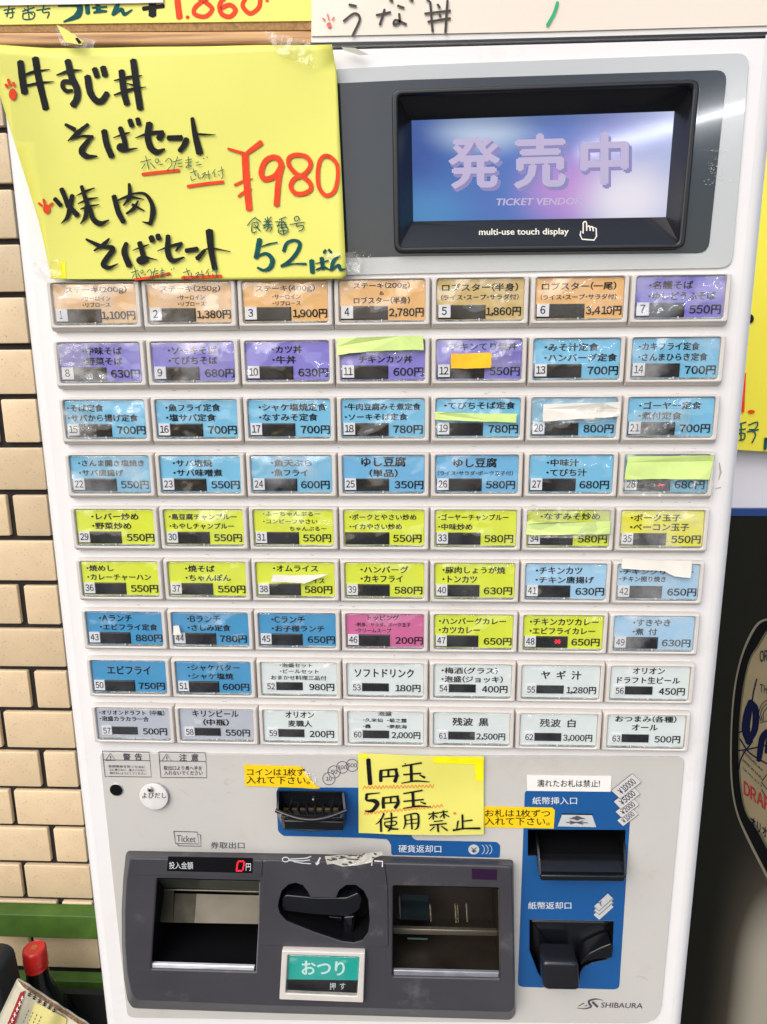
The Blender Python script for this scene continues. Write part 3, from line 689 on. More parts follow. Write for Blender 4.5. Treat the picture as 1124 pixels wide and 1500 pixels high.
two = lambda a, u0, u1, b, w0, w1, h=.185: [(a, u0, u1, .20, h), (b, w0, w1, .455, h)]
B = {
 1: ('o2', 1100, [('ステーキ(200g)', .16, .89, .16, .17), ('・サーロイン', .35, .69, .36, .11), ('・リブロース', .35, .68, .51, .11)]),
 2: ('o2', 1380, [('ステーキ(250g)', .16, .87, .16, .17), ('・サーロイン', .36, .68, .36, .11), ('・リブロース', .36, .68, .51, .11)]),
 3: ('o', 1900, [('ステーキ(400g)', .16, .85, .18, .17), ('・サーロイン', .35, .68, .37, .11), ('・リブロース', .35, .68, .52, .11)]),
 4: ('o', 2780, [('ステーキ(200g)', .17, .82, .14, .16), ('&', .47, .52, .31, .08), ('ロブスター(半身)', .17, .82, .48, .16)]),
 5: ('ol', 1860, [('ロブスター(半身)', .06, .93, .20, .18), ('(ライス・スープ・サラダ付)', .05, .94, .43, .13)]),
 6: ('o', 3410, [('ロブスター(一尾)', .07, .91, .20, .18), ('(ライス・スープ・サラダ付)', .06, .92, .45, .13)]),
 7: ('p', 550, two('・名護そば', .15, .64, '・ゆしどうふそば', .15, .90)),
 8: ('p', 630, two('・中味そば', .29, .77, '・野菜そば', .29, .77)),
 9: ('p', 680, two('・ソーキそば', .20, .79, '・てびちそば', .20, .79)),
 10: ('p', 630, two('・カツ丼', .32, .675, '・牛丼', .32, .60)),
 11: ('p', 600, [('チキンカツ丼', .22, .85, .46, .18)]),
 12: ('p', 550, [('・チキンてり焼丼', .12, .94, .17, .18)]),
 13: ('b', 700, two('・みそ汁定食', .13, .75, '・ハンバーグ定食', .13, .97)),
 14: ('b', 700, two('・カキフライ定食', .08, .77, '・さんまひらき定食', .08, .87)),
 15: ('b', 700, two('・そば定食', .03, .48, '・サバから揚げ定食', .03, .90)),
 16: ('b', 700, two('・魚フライ定食', .12, .79, '・塩サバ定食', .12, .73)),
 17: ('b', 700, two('・シャケ塩焼定食', .13, .95, '・なすみそ定食', .13, .84)),
 18: ('b', 780, two('・牛肉豆腐みそ煮定食', .04, .95, '・ソーキそば定食', .04, .79, .17)),
 19: ('b', 780, [('・てびちそば定食', .10, .94, .18, .18)]),
 20: ('b', 800, []),
 21: ('b', 700, two('・ゴーヤー定食', .13, .85, '・煮付定食', .13, .63)),
 22: ('b', 550, two('・さんま開き塩焼き', .10, .93, '・サバ唐揚げ', .10, .66, .17)),
 23: ('b', 550, two('・サバ塩焼', .16, .65, '・サバ味噌煮', .16, .77)),
 24: ('b', 600, two('・魚天ぷら', .25, .75, '・魚フライ', .25, .70)),
 25: ('b2', 350, [('ゆし豆腐', .23, .77, .17, .25), ('(単品)', .33, .67, .47, .20)]),
 26: ('b2', 580, [('ゆし豆腐', .22, .74, .20, .24), ('(ライス・サラダ・ポーク玉子付)', .03, .94, .47, .12)]),
 27: ('b', 680, two('・中味汁', .21, .59, '・てびち汁', .21, .69)),
 28: ('b', 680, []),
 29: ('y', 550, two('・レバー炒め', .20, .80, '・野菜炒め', .20, .70)),
 30: ('y', 550, two('・島豆腐チャンプルー', .06, .92, '・もやしチャンプルー', .06, .88, .16)),
 31: ('y', 550, [('・ふーちゃんぷるー', .12, .84, .12, .12), ('・コンビーフやさい', .12, .80, .32, .12), ('ちゃんぷるー', .45, .91, .52, .12)]),
 32: ('y', 550, two('・ポークとやさい炒め', .07, .90, '・イカやさい炒め', .07, .72, .16)),
 33: ('y', 580, two('・ゴーヤーチャンプルー', .04, .90, '・中味炒め', .04, .46, .17)),
 34: ('y', 580, [('・なすみそ炒め', .16, .88, .17, .18)]),
 35: ('yy', 550, two('・ポーク玉子', .12, .72, '・ベーコン玉子', .12, .83)),
 36: ('y', 550, two('・焼めし', .07, .42, '・カレーチャーハン', .07, .90, .17)),
 37: ('y', 550, two('・焼そば', .22, .60, '・ちゃんぽん', .22, .80)),
 38: ('y', 580, [('・オムライス', .22, .79, .18, .17), ('イス', .72, .87, .52, .14)]),
 39: ('y', 580, two('・ハンバーグ', .20, .80, '・カキフライ', .20, .73)),
 40: ('y', 630, two('・豚肉しょうが焼', .10, .88, '・トンカツ', .10, .53)),
 41: ('lb', 630, two('・チキンカツ', .13, .70, '・チキン唐揚げ', .13, .85)),
 42: ('lb', 650, [('・チキンクリームー', .03, .93, .22, .14), ('・チキン照り焼き', .03, .60, .42, .15)]),
 43: ('d', 880, two('・Aランチ', .17, .60, '・エビフライ定食', .17, .93)),
 44: ('d', 780, two('・Bランチ', .20, .63, '・さしみ定食', .20, .76)),
 45: ('d', 650, two('・Cランチ', .17, .60, '・お子様ランチ', .17, .85)),
 46: ('k', 200, [('トッピング', .28, .68, .12, .15), ('・刺身、サラダ、ポーク玉子', .12, .83, .32, .12), ('・クリームスープ', .12, .58, .49, .12)]),
 47: ('y', 650, two('・ハンバーグカレー', .06, .91, '・カツカレー', .06, .58)),
 48: ('y', 650, two('・チキンカツカレー', .08, .94, '・エビフライカレー', .08, .90)),
 49: ('lb', 630, two('・すきやき', .24, .70, '・煮 付', .24, .54)),
 50: ('d', 750, [('エビフライ', .21, .79, .30, .25)]),
 51: ('d', 600, two('・シャケバター', .16, .85, '・シャケ塩焼', .16, .76)),
 52: ('w', 980, [('・泡盛セット', .25, .68, .10, .12), ('・ビールセット', .25, .76, .28, .13), ('おまかせ料理三品付', .13, .86, .47, .13)]),
 53: ('w', 180, [('ソフトドリンク', .10, .87, .30, .25)]),
 54: ('w', 400, two('・梅酒(グラス)', .10, .82, '・泡盛(ジョッキ)', .10, .89, .19)),
 55: ('w', 1280, [('ヤ ギ 汁', .25, .76, .30, .25)]),
 56: ('w', 450, [('オリオン', .28, .68, .15, .18), ('ドラフト生ビール', .09, .88, .42, .19)]),
 57: ('g', 500, [('・オリオンドラフト (中瓶)', .04, .93, .17, .15), ('・泡盛カラカラ一合', .04, .71, .36, .15)]),
 58: ('g', 550, [('キリンビール', .18, .80, .16, .20), ('(中瓶)', .32, .66, .43, .20)]),
 59: ('w', 200, [('オリオン', .30, .68, .16, .19), ('麦職人', .33, .65, .43, .19)]),
 60: ('w', 2000, [('泡盛', .40, .58, .09, .13), ('・久米仙', .20, .46, .29, .12), ('・菊之露', .52, .78, .29, .12), ('・轟', .20, .30, .48, .12), ('・夢航海', .52, .78, .48, .12)]),
 61: ('w', 2500, [('残波 黒', .25, .72, .30, .24)]),
 62: ('w', 3000, [('残波 白', .26, .72, .30, .24)]),
 63: ('w', 500, [('おつまみ(各種)', .10, .88, .14, .19), ('オール', .32, .65, .39, .18)]),
}
CNAME = {'o': 'orange', 'o2': 'orange', 'ol': 'orange', 'p': 'purple', 'b': 'light blue', 'b2': 'light blue', 'y': 'yellow green', 'yy': 'yellow', 'd': 'blue', 'k': 'pink', 'w': 'pale grey', 'g': 'grey', 'lb': 'pale blue'}
PITZ = .6006 * SC
BTN = {}
for n in range(1, 64):
    row, colm = divmod(n - 1, 7)
    ck, price, lines = B[n]
    # top edge of row r is at ZTOP - r*PITZ - (PITZ - .0328); its foot is on the fitted line
    cx = (colm - 3) * SC; zfoot = ZTOP - row * PITZ
    wpos = (cx, 0, zfoot - HB)
    hb = link(ME_H, 'menu_button', None, mc, loc=wpos); BTN[n] = hb
    hb['label'] = '%s menu button%s, priced %d yen' % (CNAME[ck], '' if n == 32 else ' numbered %d' % n, price)
    typeB = n >= 52
    def sub(me, name):
        o = bpy.data.objects.new(name, me); COL.objects.link(o); o.parent = hb; return o
    sub(card_me[ck], 'menu_card')
    if typeB: sub(winB, 'lamp_window'); sub(tagB, 'number_tag')
    else:
        sub(holdA, 'tag_holder'); sub(winN if n == 32 else winA, 'lamp_window')
        if n != 32: sub(tagA, 'number_tag')
    a = Acc(); ps = ('{:,}'.format(price) + '円')
    four = price >= 1000
    jit = random.uniform(-.012, .012)
    for k, (s, u0, u1, vc, h) in enumerate(lines):
        (x0, z0), (x1, z1) = UV(u0, vc + h / 2), UV(u1, vc - h / 2)
        text_local(a, s, x0, x1, z0, z1, .0022 + k * .00001, bold=.02 if h < .14 else .03)
    pv = .745 if typeB else .775
    (x0, z0), (x1, z1) = UV(.575 if four else .625, pv + .105), UV(.975 if not typeB else .95, pv - .105)
    text_local(a, ps, x0 + jit * CW, x1 + jit * CW, z0, z1, .0024, bold=.028)
    if n != 32:
        if typeB: (x0, z0), (x1, z1) = UV(.075, .82), UV(.175, .64)
        else: (x0, z0), (x1, z1) = UV(.038 if n > 9 else .06, .84), UV(.142 if n > 9 else .115, .655)
        w1 = 0.35 * (x1 - x0) if n == 1 else 0
        text_local(a, str(n), x0 + w1 * .3, x1 - w1, z0, z1, .0031 if not typeB else .0027, bold=.02)
    o = a.build('menu_lettering', M['ink']); o.parent = hb
    sub(ledge, 'cover_ledge'); sub(clip, 'cover_clip')
    oc = sub(ME_W if n in (1, 2, 7, 8, 9, 12, 14, 22, 24, 35, 42, 49) else ME_C, 'clear_cover')
    if oc.data is ME_W: oc['label'] = 'scuffed clear cover with glare painted as haze'
# lit characters behind the windows
def led(n, lines, w):
    hb = BTN[n]; a = Acc()
    class _P(Pen): pass
    def fl(u, v, d=0.0):
        x, z = UV(u, v); return Vector((x, -(.0032 + d), z))
    p = Pen(fl, .0); p.many(w, lines, (0, 0, 1), curve=False); o = p.acc.build('led_mark', M['red_led']); o.parent = hb
led(48, [[(.41, .69), (.46, .80)], [(.46, .69), (.41, .80)], [(.395, .75), (.475, .75)]], .018)
led(28, [[(.43, .74), (.47, .80)], [(.41, .80), (.45, .76)], [(.42, .77), (.49, .77)]], .012)
# pieces of tape stuck over the buttons
def tape(n, uv, mm, d=.0058, name='masking_tape'):
    a = Acc(); P = [UV(u, v) for u, v in uv]
    if area2(P) < 0: P = P[::-1]
    # follow the cover: bend the ends back a little
    def dd(x, z):
        e = max(0, abs(x) - CW * .44) / (CW * .08); return d - .0012 * min(1.5, e) ** 2
    # subdivide edges so it can bend
    Q2 = []
    for i in range(len(P)):
        p, q = Vector(P[i]), Vector(P[(i + 1) % len(P)])
        for k in range(4): Q2.append(tuple(p.lerp(q, k / 4)))
    Q2 = [(x + random.uniform(-.0002, .0002), z + random.uniform(-.0002, .0002)) for x, z in Q2]
    loft(a, [(Q2, lambda x, z: dd(x, z) - .0002), (Q2, dd)])
    o = a.build(name, mm); o.parent = BTN[n]; return o
tape(11, [(-.05, -.07), (.98, -.11), (.985, .24), (.55, .25), (.1, .30), (-.03, .36)], M['tape_green'])
tape(12, [(.17, .34), (.64, .31), (.64, .68), (.4, .70), (.17, .69)], M['tape_orange'], name='orange_label')
tape(12, [(.66, .28), (.98, .24), (1.0, .62), (.62, .66)], M['tape_clear'], .0059, 'clear_tape')
tape(19, [(-.01, .33), (.50, .37), (.96, .38), (.95, .60), (.45, .56), (-.01, .52)], M['tape_green'])
tape(20, [(.13, .14), (1.04, .10), (1.04, .46), (.55, .52), (.13, .58)], M['tape_white'])
tape(20, [(-.06, .0), (1.07, -.05), (1.07, .60), (-.06, .64)], M['tape_clear'], .0061, 'clear_tape')
tape(21, [(.05, .30), (.72, .28), (.70, .98), (.04, .95)], M['tape_clear'], .0059, 'clear_tape')
tape(28, [(.02, .03), (.90, .0), (1.04, .0), (1.0, .62), (.5, .60), (.0, .62)], M['tape_green'])
tape(28, [(-.06, -.10), (1.07, -.10), (1.07, 1.06), (-.06, 1.04)], M['tape_clear'], .0062, 'clear_tape')
tape(34, [(-.05, .30), (1.0, .27), (1.0, .60), (.4, .63), (-.05, .64)], M['tape_green'])
tape(34, [(-.09, -.08), (1.05, -.10), (1.04, .70), (-.08, .72)], M['tape_clear'], .0061, 'clear_tape')
tape(38, [(.22, .32), (.55, .33), (.93, .30), (.62, .56), (.45, .53), (.20, .52)], M['tape_white'])
tape(42, [(.03, -.16), (.88, -.12), (.88, .34), (.68, .30), (.55, .16), (.03, .10)], M['tape_white'])
tape(44, [(.03, .36), (.10, .34), (.13, .62), (.02, .62)], M['tape_white'])
tape(8, [(.0, .05), (.42, .02), (.40, .60), (.02, .55)], M['tape_clear'], .0058, 'clear_tape')
tape(15, [(.0, .1), (.38, .05), (.40, .98), (.03, .99)], M['tape_clear'], .0058, 'clear_tape')

# --- scratches and marks on the white casing
gm = Pen(lambda x, y, d=0.0: at(x, y, FD - .006 + d), .0062 - .0)
gm = Pen(lambda x, y, d=0.0: at(x, y, FD + d), .0003)
rr = random.Random(21)
gm.stroke((1.5, 3, 1), [(1054, 678), (1056, 692), (1053, 703)], curve=False); gm.stroke((1, 2), [(1048, 716), (1056, 714)], curve=False)
for i in range(70):
    row_y = rr.choice([575, 657, 738, 812, 886, 960, 1030]); x = rr.uniform(110, 1030); L_ = rr.uniform(1, 7); y = row_y + rr.uniform(-4, 3)
    gm.stroke(rr.uniform(.25, .8), [(x, y), (x + L_, y + rr.uniform(-1, 1))], curve=False)
gm.build('scuff_marks', mat('brown_grime', (.42, .37, .31), .7), body)['kind'] = 'stuff'
gm = Pen(fo, .0003)
for i in range(60):
    x, y = rr.choice([(rr.uniform(190, 350), rr.uniform(1175, 1240)), (rr.uniform(925, 960), rr.uniform(1240, 1440)), (rr.uniform(250, 345), rr.uniform(1110, 1180)), (rr.uniform(620, 750), rr.uniform(1110, 1225))]); an = rr.uniform(-.6, .6); L_ = rr.uniform(1, 10)
    gm.stroke(rr.uniform(.2, .6), [(x, y), (x + L_ * math.cos(an), y + L_ * math.sin(an))], curve=False)
gm.build('fine_scratches', mat('faint_scratch', (.46, .44, .40), .7), ov)['kind'] = 'stuff'

# --- printed things on the lower sheet
A4 = (130, 1090, 3.211)
ink = Pen(fo, .0003)
ink.stroke(3.5, [(65, 33), (285, 38), (295, 155), (77, 152), (65, 33)], A4, curve=False, rough=0)
ink.stroke(3, [(70, 74), (290, 78)], A4, curve=False); ink.stroke(3, [(80, 77), (126, 77), (102, 43), (80, 77)], A4, curve=False); ink.stroke(4, [(102, 55), (103, 67)], A4, curve=False); ink.dot(103, 72, 2, 2, A4)
ink.stroke(3.5, [(330, 37), (550, 41), (556, 158), (339, 157), (330, 37)], A4, curve=False, rough=0)
ink.stroke(3, [(334, 79), (552, 82)], A4, curve=False); ink.stroke(3, [(344, 80), (390, 80), (366, 46), (344, 80)], A4, curve=False); ink.stroke(4, [(367, 58), (368, 70)], A4, curve=False); ink.dot(368, 75, 2, 2, A4)
ink.many(3.2, [[(401, 410), (511, 414), (518, 470), (408, 467), (401, 410)], [(513, 425), (526, 426), (529, 481), (420, 478), (418, 470)]], A4, curve=False)
def px(org, x0, y0, x1, y1): ox, oy, s = org; return ox + x0 / s, oy + y0 / s, ox + x1 / s, oy + y1 / s
tx = Acc()
text_px(tx, '警 告', *px(A4, 162, 44, 250, 77), fo, .0003, bold=.03); text_px(tx, '注 意', *px(A4, 427, 46, 515, 80), fo, .0003, bold=.03)
for i, s in enumerate(('転倒事故を防ぐために', '上に乗らない、揺さぶらない', '傾けないようにしてください')):
    text_px(tx, s, *px(A4, 93 + 3 * i, 98 + 16 * i, 266 + 2 * i, 110 + 16 * i), fo, .0003, dy=-1)
text_px(tx, '取出口より奥へ手を', *px(A4, 353, 102, 533, 122), fo, .0003, dy=-.5, bold=.015); text_px(tx, '入れないでください', *px(A4, 355, 125, 536, 145), fo, .0003, dy=-.5, bold=.015)
text_px(tx, 'Ticket', *px(A4, 414, 428, 503, 459), fo, .0003, dy=-1, bold=.0, gothic=False); text_px(tx, '券取出口', *px(A4, 574, 460, 733, 491), fo, .0003, dy=-.3)
# coins 10 50 100 500
CO = (380, 1090, 3.122)
for (cx, cy, r, s) in ((318, 158, 28, '10'), (342, 127, 28, '50'), (380, 106, 27, '100'), (425, 97, 28, '500')):
    ink.stroke(2.6, [(cx + r * math.cos(q), cy + r * math.sin(q)) for q in [2 * math.pi * i / 24 for i in range(25)]], CO, curve=False, rough=0)
    text_px(tx, s, *px(CO, cx - .32 * r * len(s) * .8, cy - 9, cx + .32 * r * len(s) * .8, cy + 9), fo, .0003)
ink.build('printed_outlines', M['ink_grey'], ov); 
# maker's name
LG = (830, 1410, 8.646)
text_px(tx, 'SHIBAURA', *px(LG, 435, 505, 960, 570), fo, .0003, dy=-1.2, shear=.15, bold=.012, gothic=False)
tx.build('printed_lettering', M['ink_grey'], ov)
lg = Pen(fo, .0003)
lg.stroke((3, 18, 30, 30, 14, 3), [(470, 482), (380, 462), (290, 485), (290, 520), (310, 560), (230, 585), (120, 575)], LG)
lg.stroke(30, [(330, 500), (395, 562)], LG, curve=False); lg.stroke((8, 14), [(150, 555), (225, 512)], LG, curve=False); lg.stroke((6, 12), [(230, 555), (260, 538)], LG, curve=False)
lg.build('maker_emblem', M['ink_grey'], ov)

# --- blue printed areas
bl = flat([(408, 1153), (520, 1153.5), (603, 1155), (603, 1225), (609, 1230.5), (728, 1233), (733, 1238), (732, 1256), (573.5, 1252), (573, 1237), (568, 1229), (535, 1227), (415, 1224), (407.5, 1217), (405, 1160)], OD)
me = plate(rpoly(bl, .0015, 2), [inset(hc, -.0002)], OD + .0001, OD + .0004, .00003)
coinp = link(me, 'blue_coin_print', M['blue'], mc)
b2 = rpoly(flat([(769, 1157.8), (925.5, 1159), (907, 1449), (758.5, 1445)], OD), [.003, .003, .005, .005])
me = plate(b2, [inset(flat(bill1, OD), -.0004), inset(flat(bill2, OD), -.0004)], OD + .0001, OD + .0004, .00003)
billp = link(me, 'blue_bill_print', M['blue'], mc)
tx = Acc()
text_px(tx, '硬貨返却口', *px(CO, 637, 461, 832, 495), fo, .0006, dy=-.5); 
text_px(tx, '紙幣挿入口', *px(S, 274, 205, 472, 238), fo, .0006); text_px(tx, '紙幣返却口', *px(S, 255, 672, 447, 704), fo, .0006, dy=0)
tx.build('pale_lettering', M['ink_white'], ov)
pic = Pen(fo, .0006)
for i in range(3):
    x = 1050 - 17 * i; pic.stroke(3, [(x - 4 + 18 * math.cos(q), 482 + 22 * math.sin(q)) for q in [R(-70 + 140 * k / 8) for k in range(9)]], CO, curve=False, rough=0)
pic.dot(981, 482, 25, 23, CO)
pale_print = mat('pale_grey_print', (.50, .52, .52), .5)
pic.build('coins_symbol', pale_print, ov)
V = flat(zm(*S, [(405, 281), (538, 283), (557, 336), (385, 333)]), OD); sheet(V, OD + .0008).build('bill_slot_symbol', pale_print, ov); ac = Acc()
for k, (dy_) in enumerate((36, 18, 0)):
    q4 = flat(zm(*S, [(545, 690 + dy_), (608, 631 + dy_), (634, 655 + dy_), (570, 712 + dy_)]), OD); sheet(q4, OD + .0008 + .00004 * k, ac)
ac.build('bills_symbol', pale_print, ov)
dks = Pen(fo, .0011)
dks.stroke((30, 2), [(473, 304), (473, 288)], S, curve=False); dks.many(4, [[(425, 318), (520, 320)], [(440, 325), (500, 312)], [(440, 312), (500, 326)]], S, curve=False)
dks.many(4, [[(970, 473), (981, 484), (993, 473)], [(981, 484), (981, 497)], [(972, 486), (991, 487)], [(973, 491), (990, 492)]], CO, curve=False)
dks.many(4, [[(566, 676), (576, 676), (580, 668)], [(576, 676), (580, 688)]], S, curve=False)
dks.many(2.5, [[(545, 708), (570, 730), (634, 673)], [(545, 690), (570, 712), (634, 655)]], S, curve=False)
V = [fo(*p, .0012) for p in zm(*S, [(473, 288), (513, 304), (435, 303)])]
dks.acc.add(V, [(0, 2, 1)]); dks.build('dark_symbols', M['ink_grey'], ov)
sheet(flat(zm(*S, [(402, 276), (541, 278), (540, 283), (404, 281)]), OD), OD + .0007).build('slot_mark', M['blackm'], ov)
# banknote symbols
BN = (880, 1110, 11.24)
notes = [((372, 1130), (625, 935), (270, 1030), '¥1000'), ((350, 995), (640, 775), (245, 885), '¥2000'), ((335, 850), (655, 600), (215, 720), '¥5000'), ((325, 680), (672, 400), (175, 540), '¥10000')]
fill = Acc(); ln = Pen(fo, .0008); tx = Acc()
for k, (p, q, s, st) in enumerate(notes):
    p, q, s = Vector(p), Vector(q), Vector(s); u = q - p; v = s - p; r4 = s + u
    dz = .0007 + k * .00012
    fill.add([fo(BN[0] + w.x / BN[2], BN[1] + w.y / BN[2], dz) for w in (p, q, r4, s)], [(0, 1, 2, 3)])
    ln.d = dz + .00002; ln.stroke(9, [tuple(w) for w in (p, q, r4, s, p)], BN, curve=False, rough=0)
    gv, gf = glyphs(st, .03)
    tx.add([fo(BN[0] + (p + u * (.16 + .70 * a_) + v * (.20 + .56 * b_)).x / BN[2], BN[1] + (p + u * (.16 + .70 * a_) + v * (.20 + .56 * b_)).y / BN[2], dz + .00006) for a_, b_, _l in gv], gf)
fill.build('banknote_symbols', mat('pale_note_print', (.56, .56, .55), .5), ov); ln.build('banknote_outlines', M['ink_grey'], ov); tx.build('banknote_lettering', M['ink_grey'], ov)
# stickers
def sticker(px_, m_, name, th=.0003, parent=mc):
    return prism(flat(px_, OD), OD + .0005, OD + .0005 + th).build(name, m_, parent)
torn = zm(*A4, [(732, 95), (1000, 103), (1012, 118), (1022, 132), (1040, 150), (1048, 168), (1070, 190), (1090, 206), (1060, 208), (1000, 203), (737, 194)])
st = sticker(torn, M['sticker_y'], 'yellow_sticker'); lab(st, 'torn yellow sticker about inserting coins')
tx = Acc(); text_px(tx, 'コインは1枚ず', *px(A4, 745, 114, 1016, 148), fo, .001, dy=-.5); text_px(tx, '入れて下さい。', *px(A4, 742, 150, 1040, 186), fo, .001, dy=-1); tx.build('sticker_lettering', M['ink'], st)
a = Acc(); rr = random.Random(5)
for i in range(60):
    x, y = (1010 + rr.random() * 60, 110 + rr.random() * 90)
    if abs((y - 100) - (x - 1000) * 1.15) > 28: continue
    s = rr.uniform(2, 5); a.add([fo(A4[0] + (x + s * math.cos(j * 1.57 + i)) / A4[2], A4[1] + (y + s * .7 * math.sin(j * 1.57 + i)) / A4[2], .0010 + i * 3e-6) for j in range(4)], [(3, 2, 1, 0)])
a.build('torn_fibres', M['paper_w'], st)
st = sticker([(708, 1180.6), (809, 1182.3), (812.8, 1186), (811, 1212.8), (709, 1210.8)], M['sticker_y'], 'yellow_sticker'); lab(st, 'yellow sticker about inserting bills one by one')
tx = Acc(); text_px(tx, 'お札は1枚ずつ', *px(S, 64, 260, 352, 293), fo, .001, dy=-.6); text_px(tx, '入れて下さい。', *px(S, 62, 295, 350, 330), fo, .001, dy=-.6); tx.build('sticker_lettering', M['ink'], st)
st = sticker(zm(*S, [(248, 105), (625, 110), (620, 179), (250, 175)]), M['paper_w'], 'white_sticker'); lab(st, 'white strip sticker banning wet bills')
tx = Acc(); text_px(tx, '濡れたお札は禁止!', *px(S, 295, 128, 574, 160), fo, .001, dy=-.5); tx.build('sticker_lettering', M['ink'], st)
# call tag, keyhole
def disc(cx, cy, r_, d0, d1, m_, name, parent=mc, bev=0, n=32):
    c = fo(cx, cy); rad = abs(fo(cx + r_, cy).x - c.x)
    return prism([(c.x + rad * math.cos(2 * math.pi * i / n), c.z + rad * math.sin(2 * math.pi * i / n)) for i in range(n)], d0, d1, bev).build(name, m_, parent, smooth=40)
disc(171, 1156.3, 9.8, OD, OD + .0009, M['steel'], 'lock_ring', bev=.0003); disc(171, 1156.3, 8.8, OD + .0009, OD + .0011, M['blackm'], 'lock_hole')
tg = disc(227.5, 1163.8, 20.8, OD + .002, OD + .0035, mat('milky_tag', (.68, .67, .65), .35, noise=.08, nscale=90), 'call_tag', bev=.0005)
disc(223.2, 1152, 4.3, OD + .0035, OD + .0052, M['steel'], 'screw', tg, .0008, 16); disc(223.2, 1152, 1.6, OD + .0052, OD + .0054, M['blackm'], 'screw_socket', tg, 0, 6)
tx = Acc(); text_px(tx, 'よびだし', *px(A4, 252, 228, 365, 255), fo, .0038, bold=.01); tx.build('tag_lettering', M['ink_grey'], tg)

# --- coin inlet: a scooped black funnel
ci = prism(rpoly(flat([(409, 1160), (506, 1161.5), (505, 1210), (413, 1208)], .001), .002), OD + .0002, .001, .0005).build('coin_inlet', M['black'], mc)
def ringpx(pts, d): return flat(pts, d)
# bowl sides: rises from the back plate to an open rim, front is lower
a = Acc()
top = [(406, 1158), (504, 1160), (507, 1188), (500, 1198), (455, 1201), (412, 1196), (405, 1186)]
rim_d = [.004, .004, .016, .020, .021, .020, .016]
bot = [(414, 1178), (500, 1180), (502, 1205), (497, 1215), (455, 1217), (417, 1214), (412, 1204)]
n = 7
outer = [at(x, y, d) for (x, y), d in zip(top, rim_d)]
inner = [at(x + (455 - x) * .06, y + (1180 - y) * .10, d) for (x, y), d in zip(top, rim_d)]
back_o = [at(x, y, .001) for x, y in [(407, 1158), (505, 1160), (508, 1200), (502, 1216), (455, 1218), (414, 1215), (409, 1198)]]
back_i = [at(x, y, .0012) for x, y in [(413, 1162), (499, 1164), (500, 1186), (497, 1192), (455, 1194), (417, 1190), (413, 1182)]]
for ringa, ringb in ((back_o, outer), (outer, inner), (inner, back_i)):
    base = len(a.v); a.v += [tuple(p) for p in ringa] + [tuple(p) for p in ringb]
    a.f += [(base + i, base + n + i, base + n + (i + 1) % n, base + (i + 1) % n) for i in range(n)]
a.build('coin_funnel', M['black'], ci, smooth=50)
a = Acc(); tube(a, [at(404 + 104 * i / 12, 1187 + 14 * math.sin(math.pi * i / 12), .016 + .005 * math.sin(math.pi * i / 12)) for i in range(13)], .0015, 8); a.build('funnel_rim', M['black'], ci, smooth=60)
sheet(flat([(438, 1172), (481, 1173), (481, 1181), (438, 1180)], .0016), .0016).build('coin_slot', M['blackm'], ci)
brass = mat('worn_brass', (.16, .13, .05), .35, metal=.5, noise=.5, nscale=150)
for i in range(7):
    x = 416 + i * 12.2; sheet(flat([(x, 1183), (x + 7, 1183.5), (x + 4, 1192), (x - 3, 1191)], .003), .003).build('brass_rib', brass, ci)
    prism(flat([(x + 9, 1178), (x + 10.5, 1178), (x + 7.5, 1193), (x + 6, 1193)], .004), .001, .0045).build('guide_rib', M['black'], ci)
a = Acc(); prism(rpoly(flat([(416, 1202), (504, 1204), (503, 1217.5), (417, 1215)], .017), .001, 2), .001, .017, .001, a); a.build('funnel_base', M['black'], ci, smooth=40)
disc(460, 1167, 1.6, .0015, .003, M['steel'], 'rivet', ci, .0004, 10)

# --- bill inlet
def recess(px_, d0, d1, m_, name, parent):
    P0 = flat(px_, d0); a = Acc(); loft(a, [(P0, d0), (P0, d1)]); a.f = [f[::-1] for f in a.f[:-1]] + [a.f[-1]]
    return a.build(name, m_, parent)
bi = recess(bill1, OD + .0004, -.045, M['blackm'], 'bill_slot', mc)
def quad3(acc, pts): acc.add(pts, [tuple(range(len(pts)))])
a = Acc()  # tongue: a curved tray with side cheeks
NT = 8
for i in range(NT):
    for k in (0, 1):
        pass
lft, rgt = [], []
for i in range(NT + 1):
    s = i / NT; d = -.03 + .0285 * (s * 2) if s <= .5 else -.0015 + .0165 * (s - .5) * 2; yl = 1232 + 19 * (s * 2) ** .8 if s <= .5 else 1251 + 33 * ((s - .5) * 2) ** 1.2
    lft.append(at(783 + (793 - 783) * s, yl, d)); rgt.append(at(909 + (914.5 - 909) * s, yl + 1, d))
a.v = [tuple(p) for p in lft + rgt]; a.f = [(i, i + 1, NT + 2 + i, NT + 1 + i) for i in range(NT)]
tr = a.build('bill_tray', M['black'], bi, smooth=60)
for nm, e, xo in (('tray_cheek', lft, -1), ('tray_cheek', rgt, 1)):
    a = Acc(); up_ = []
    for i, p in enumerate(e):
        s = i / NT; q = p.copy(); q.z += .018 * (1 - s) ** .8 + .0012; up_.append(q)
    off = Vector((.0016 * xo, 0, 0))
    for g in (e, up_, [p + off for p in up_], [p + off for p in e]): a.v += [tuple(p) for p in g]
    m = NT + 1
    for k in range(3): a.f += [(k * m + i, k * m + i + 1, (k + 1) * m + i + 1, (k + 1) * m + i) for i in range(NT)]
    a.f += [(m - 1, 2 * m - 1, 3 * m - 1, 4 * m - 1)]
    a.build(nm, M['black'], bi, smooth=50)
prism(rpoly(flat([(792, 1281), (915.5, 1282.5), (915, 1290.5), (792, 1289)], .0155), .0012, 2), .012, .0165, .001).build('tray_lip', M['black'], bi, smooth=40)
prism(flat([(786, 1250), (912.5, 1251), (915.2, 1288), (792, 1287)], OD + .001), OD + .0006, OD + .0014).build('tray_underside', M['blackm'], bi)
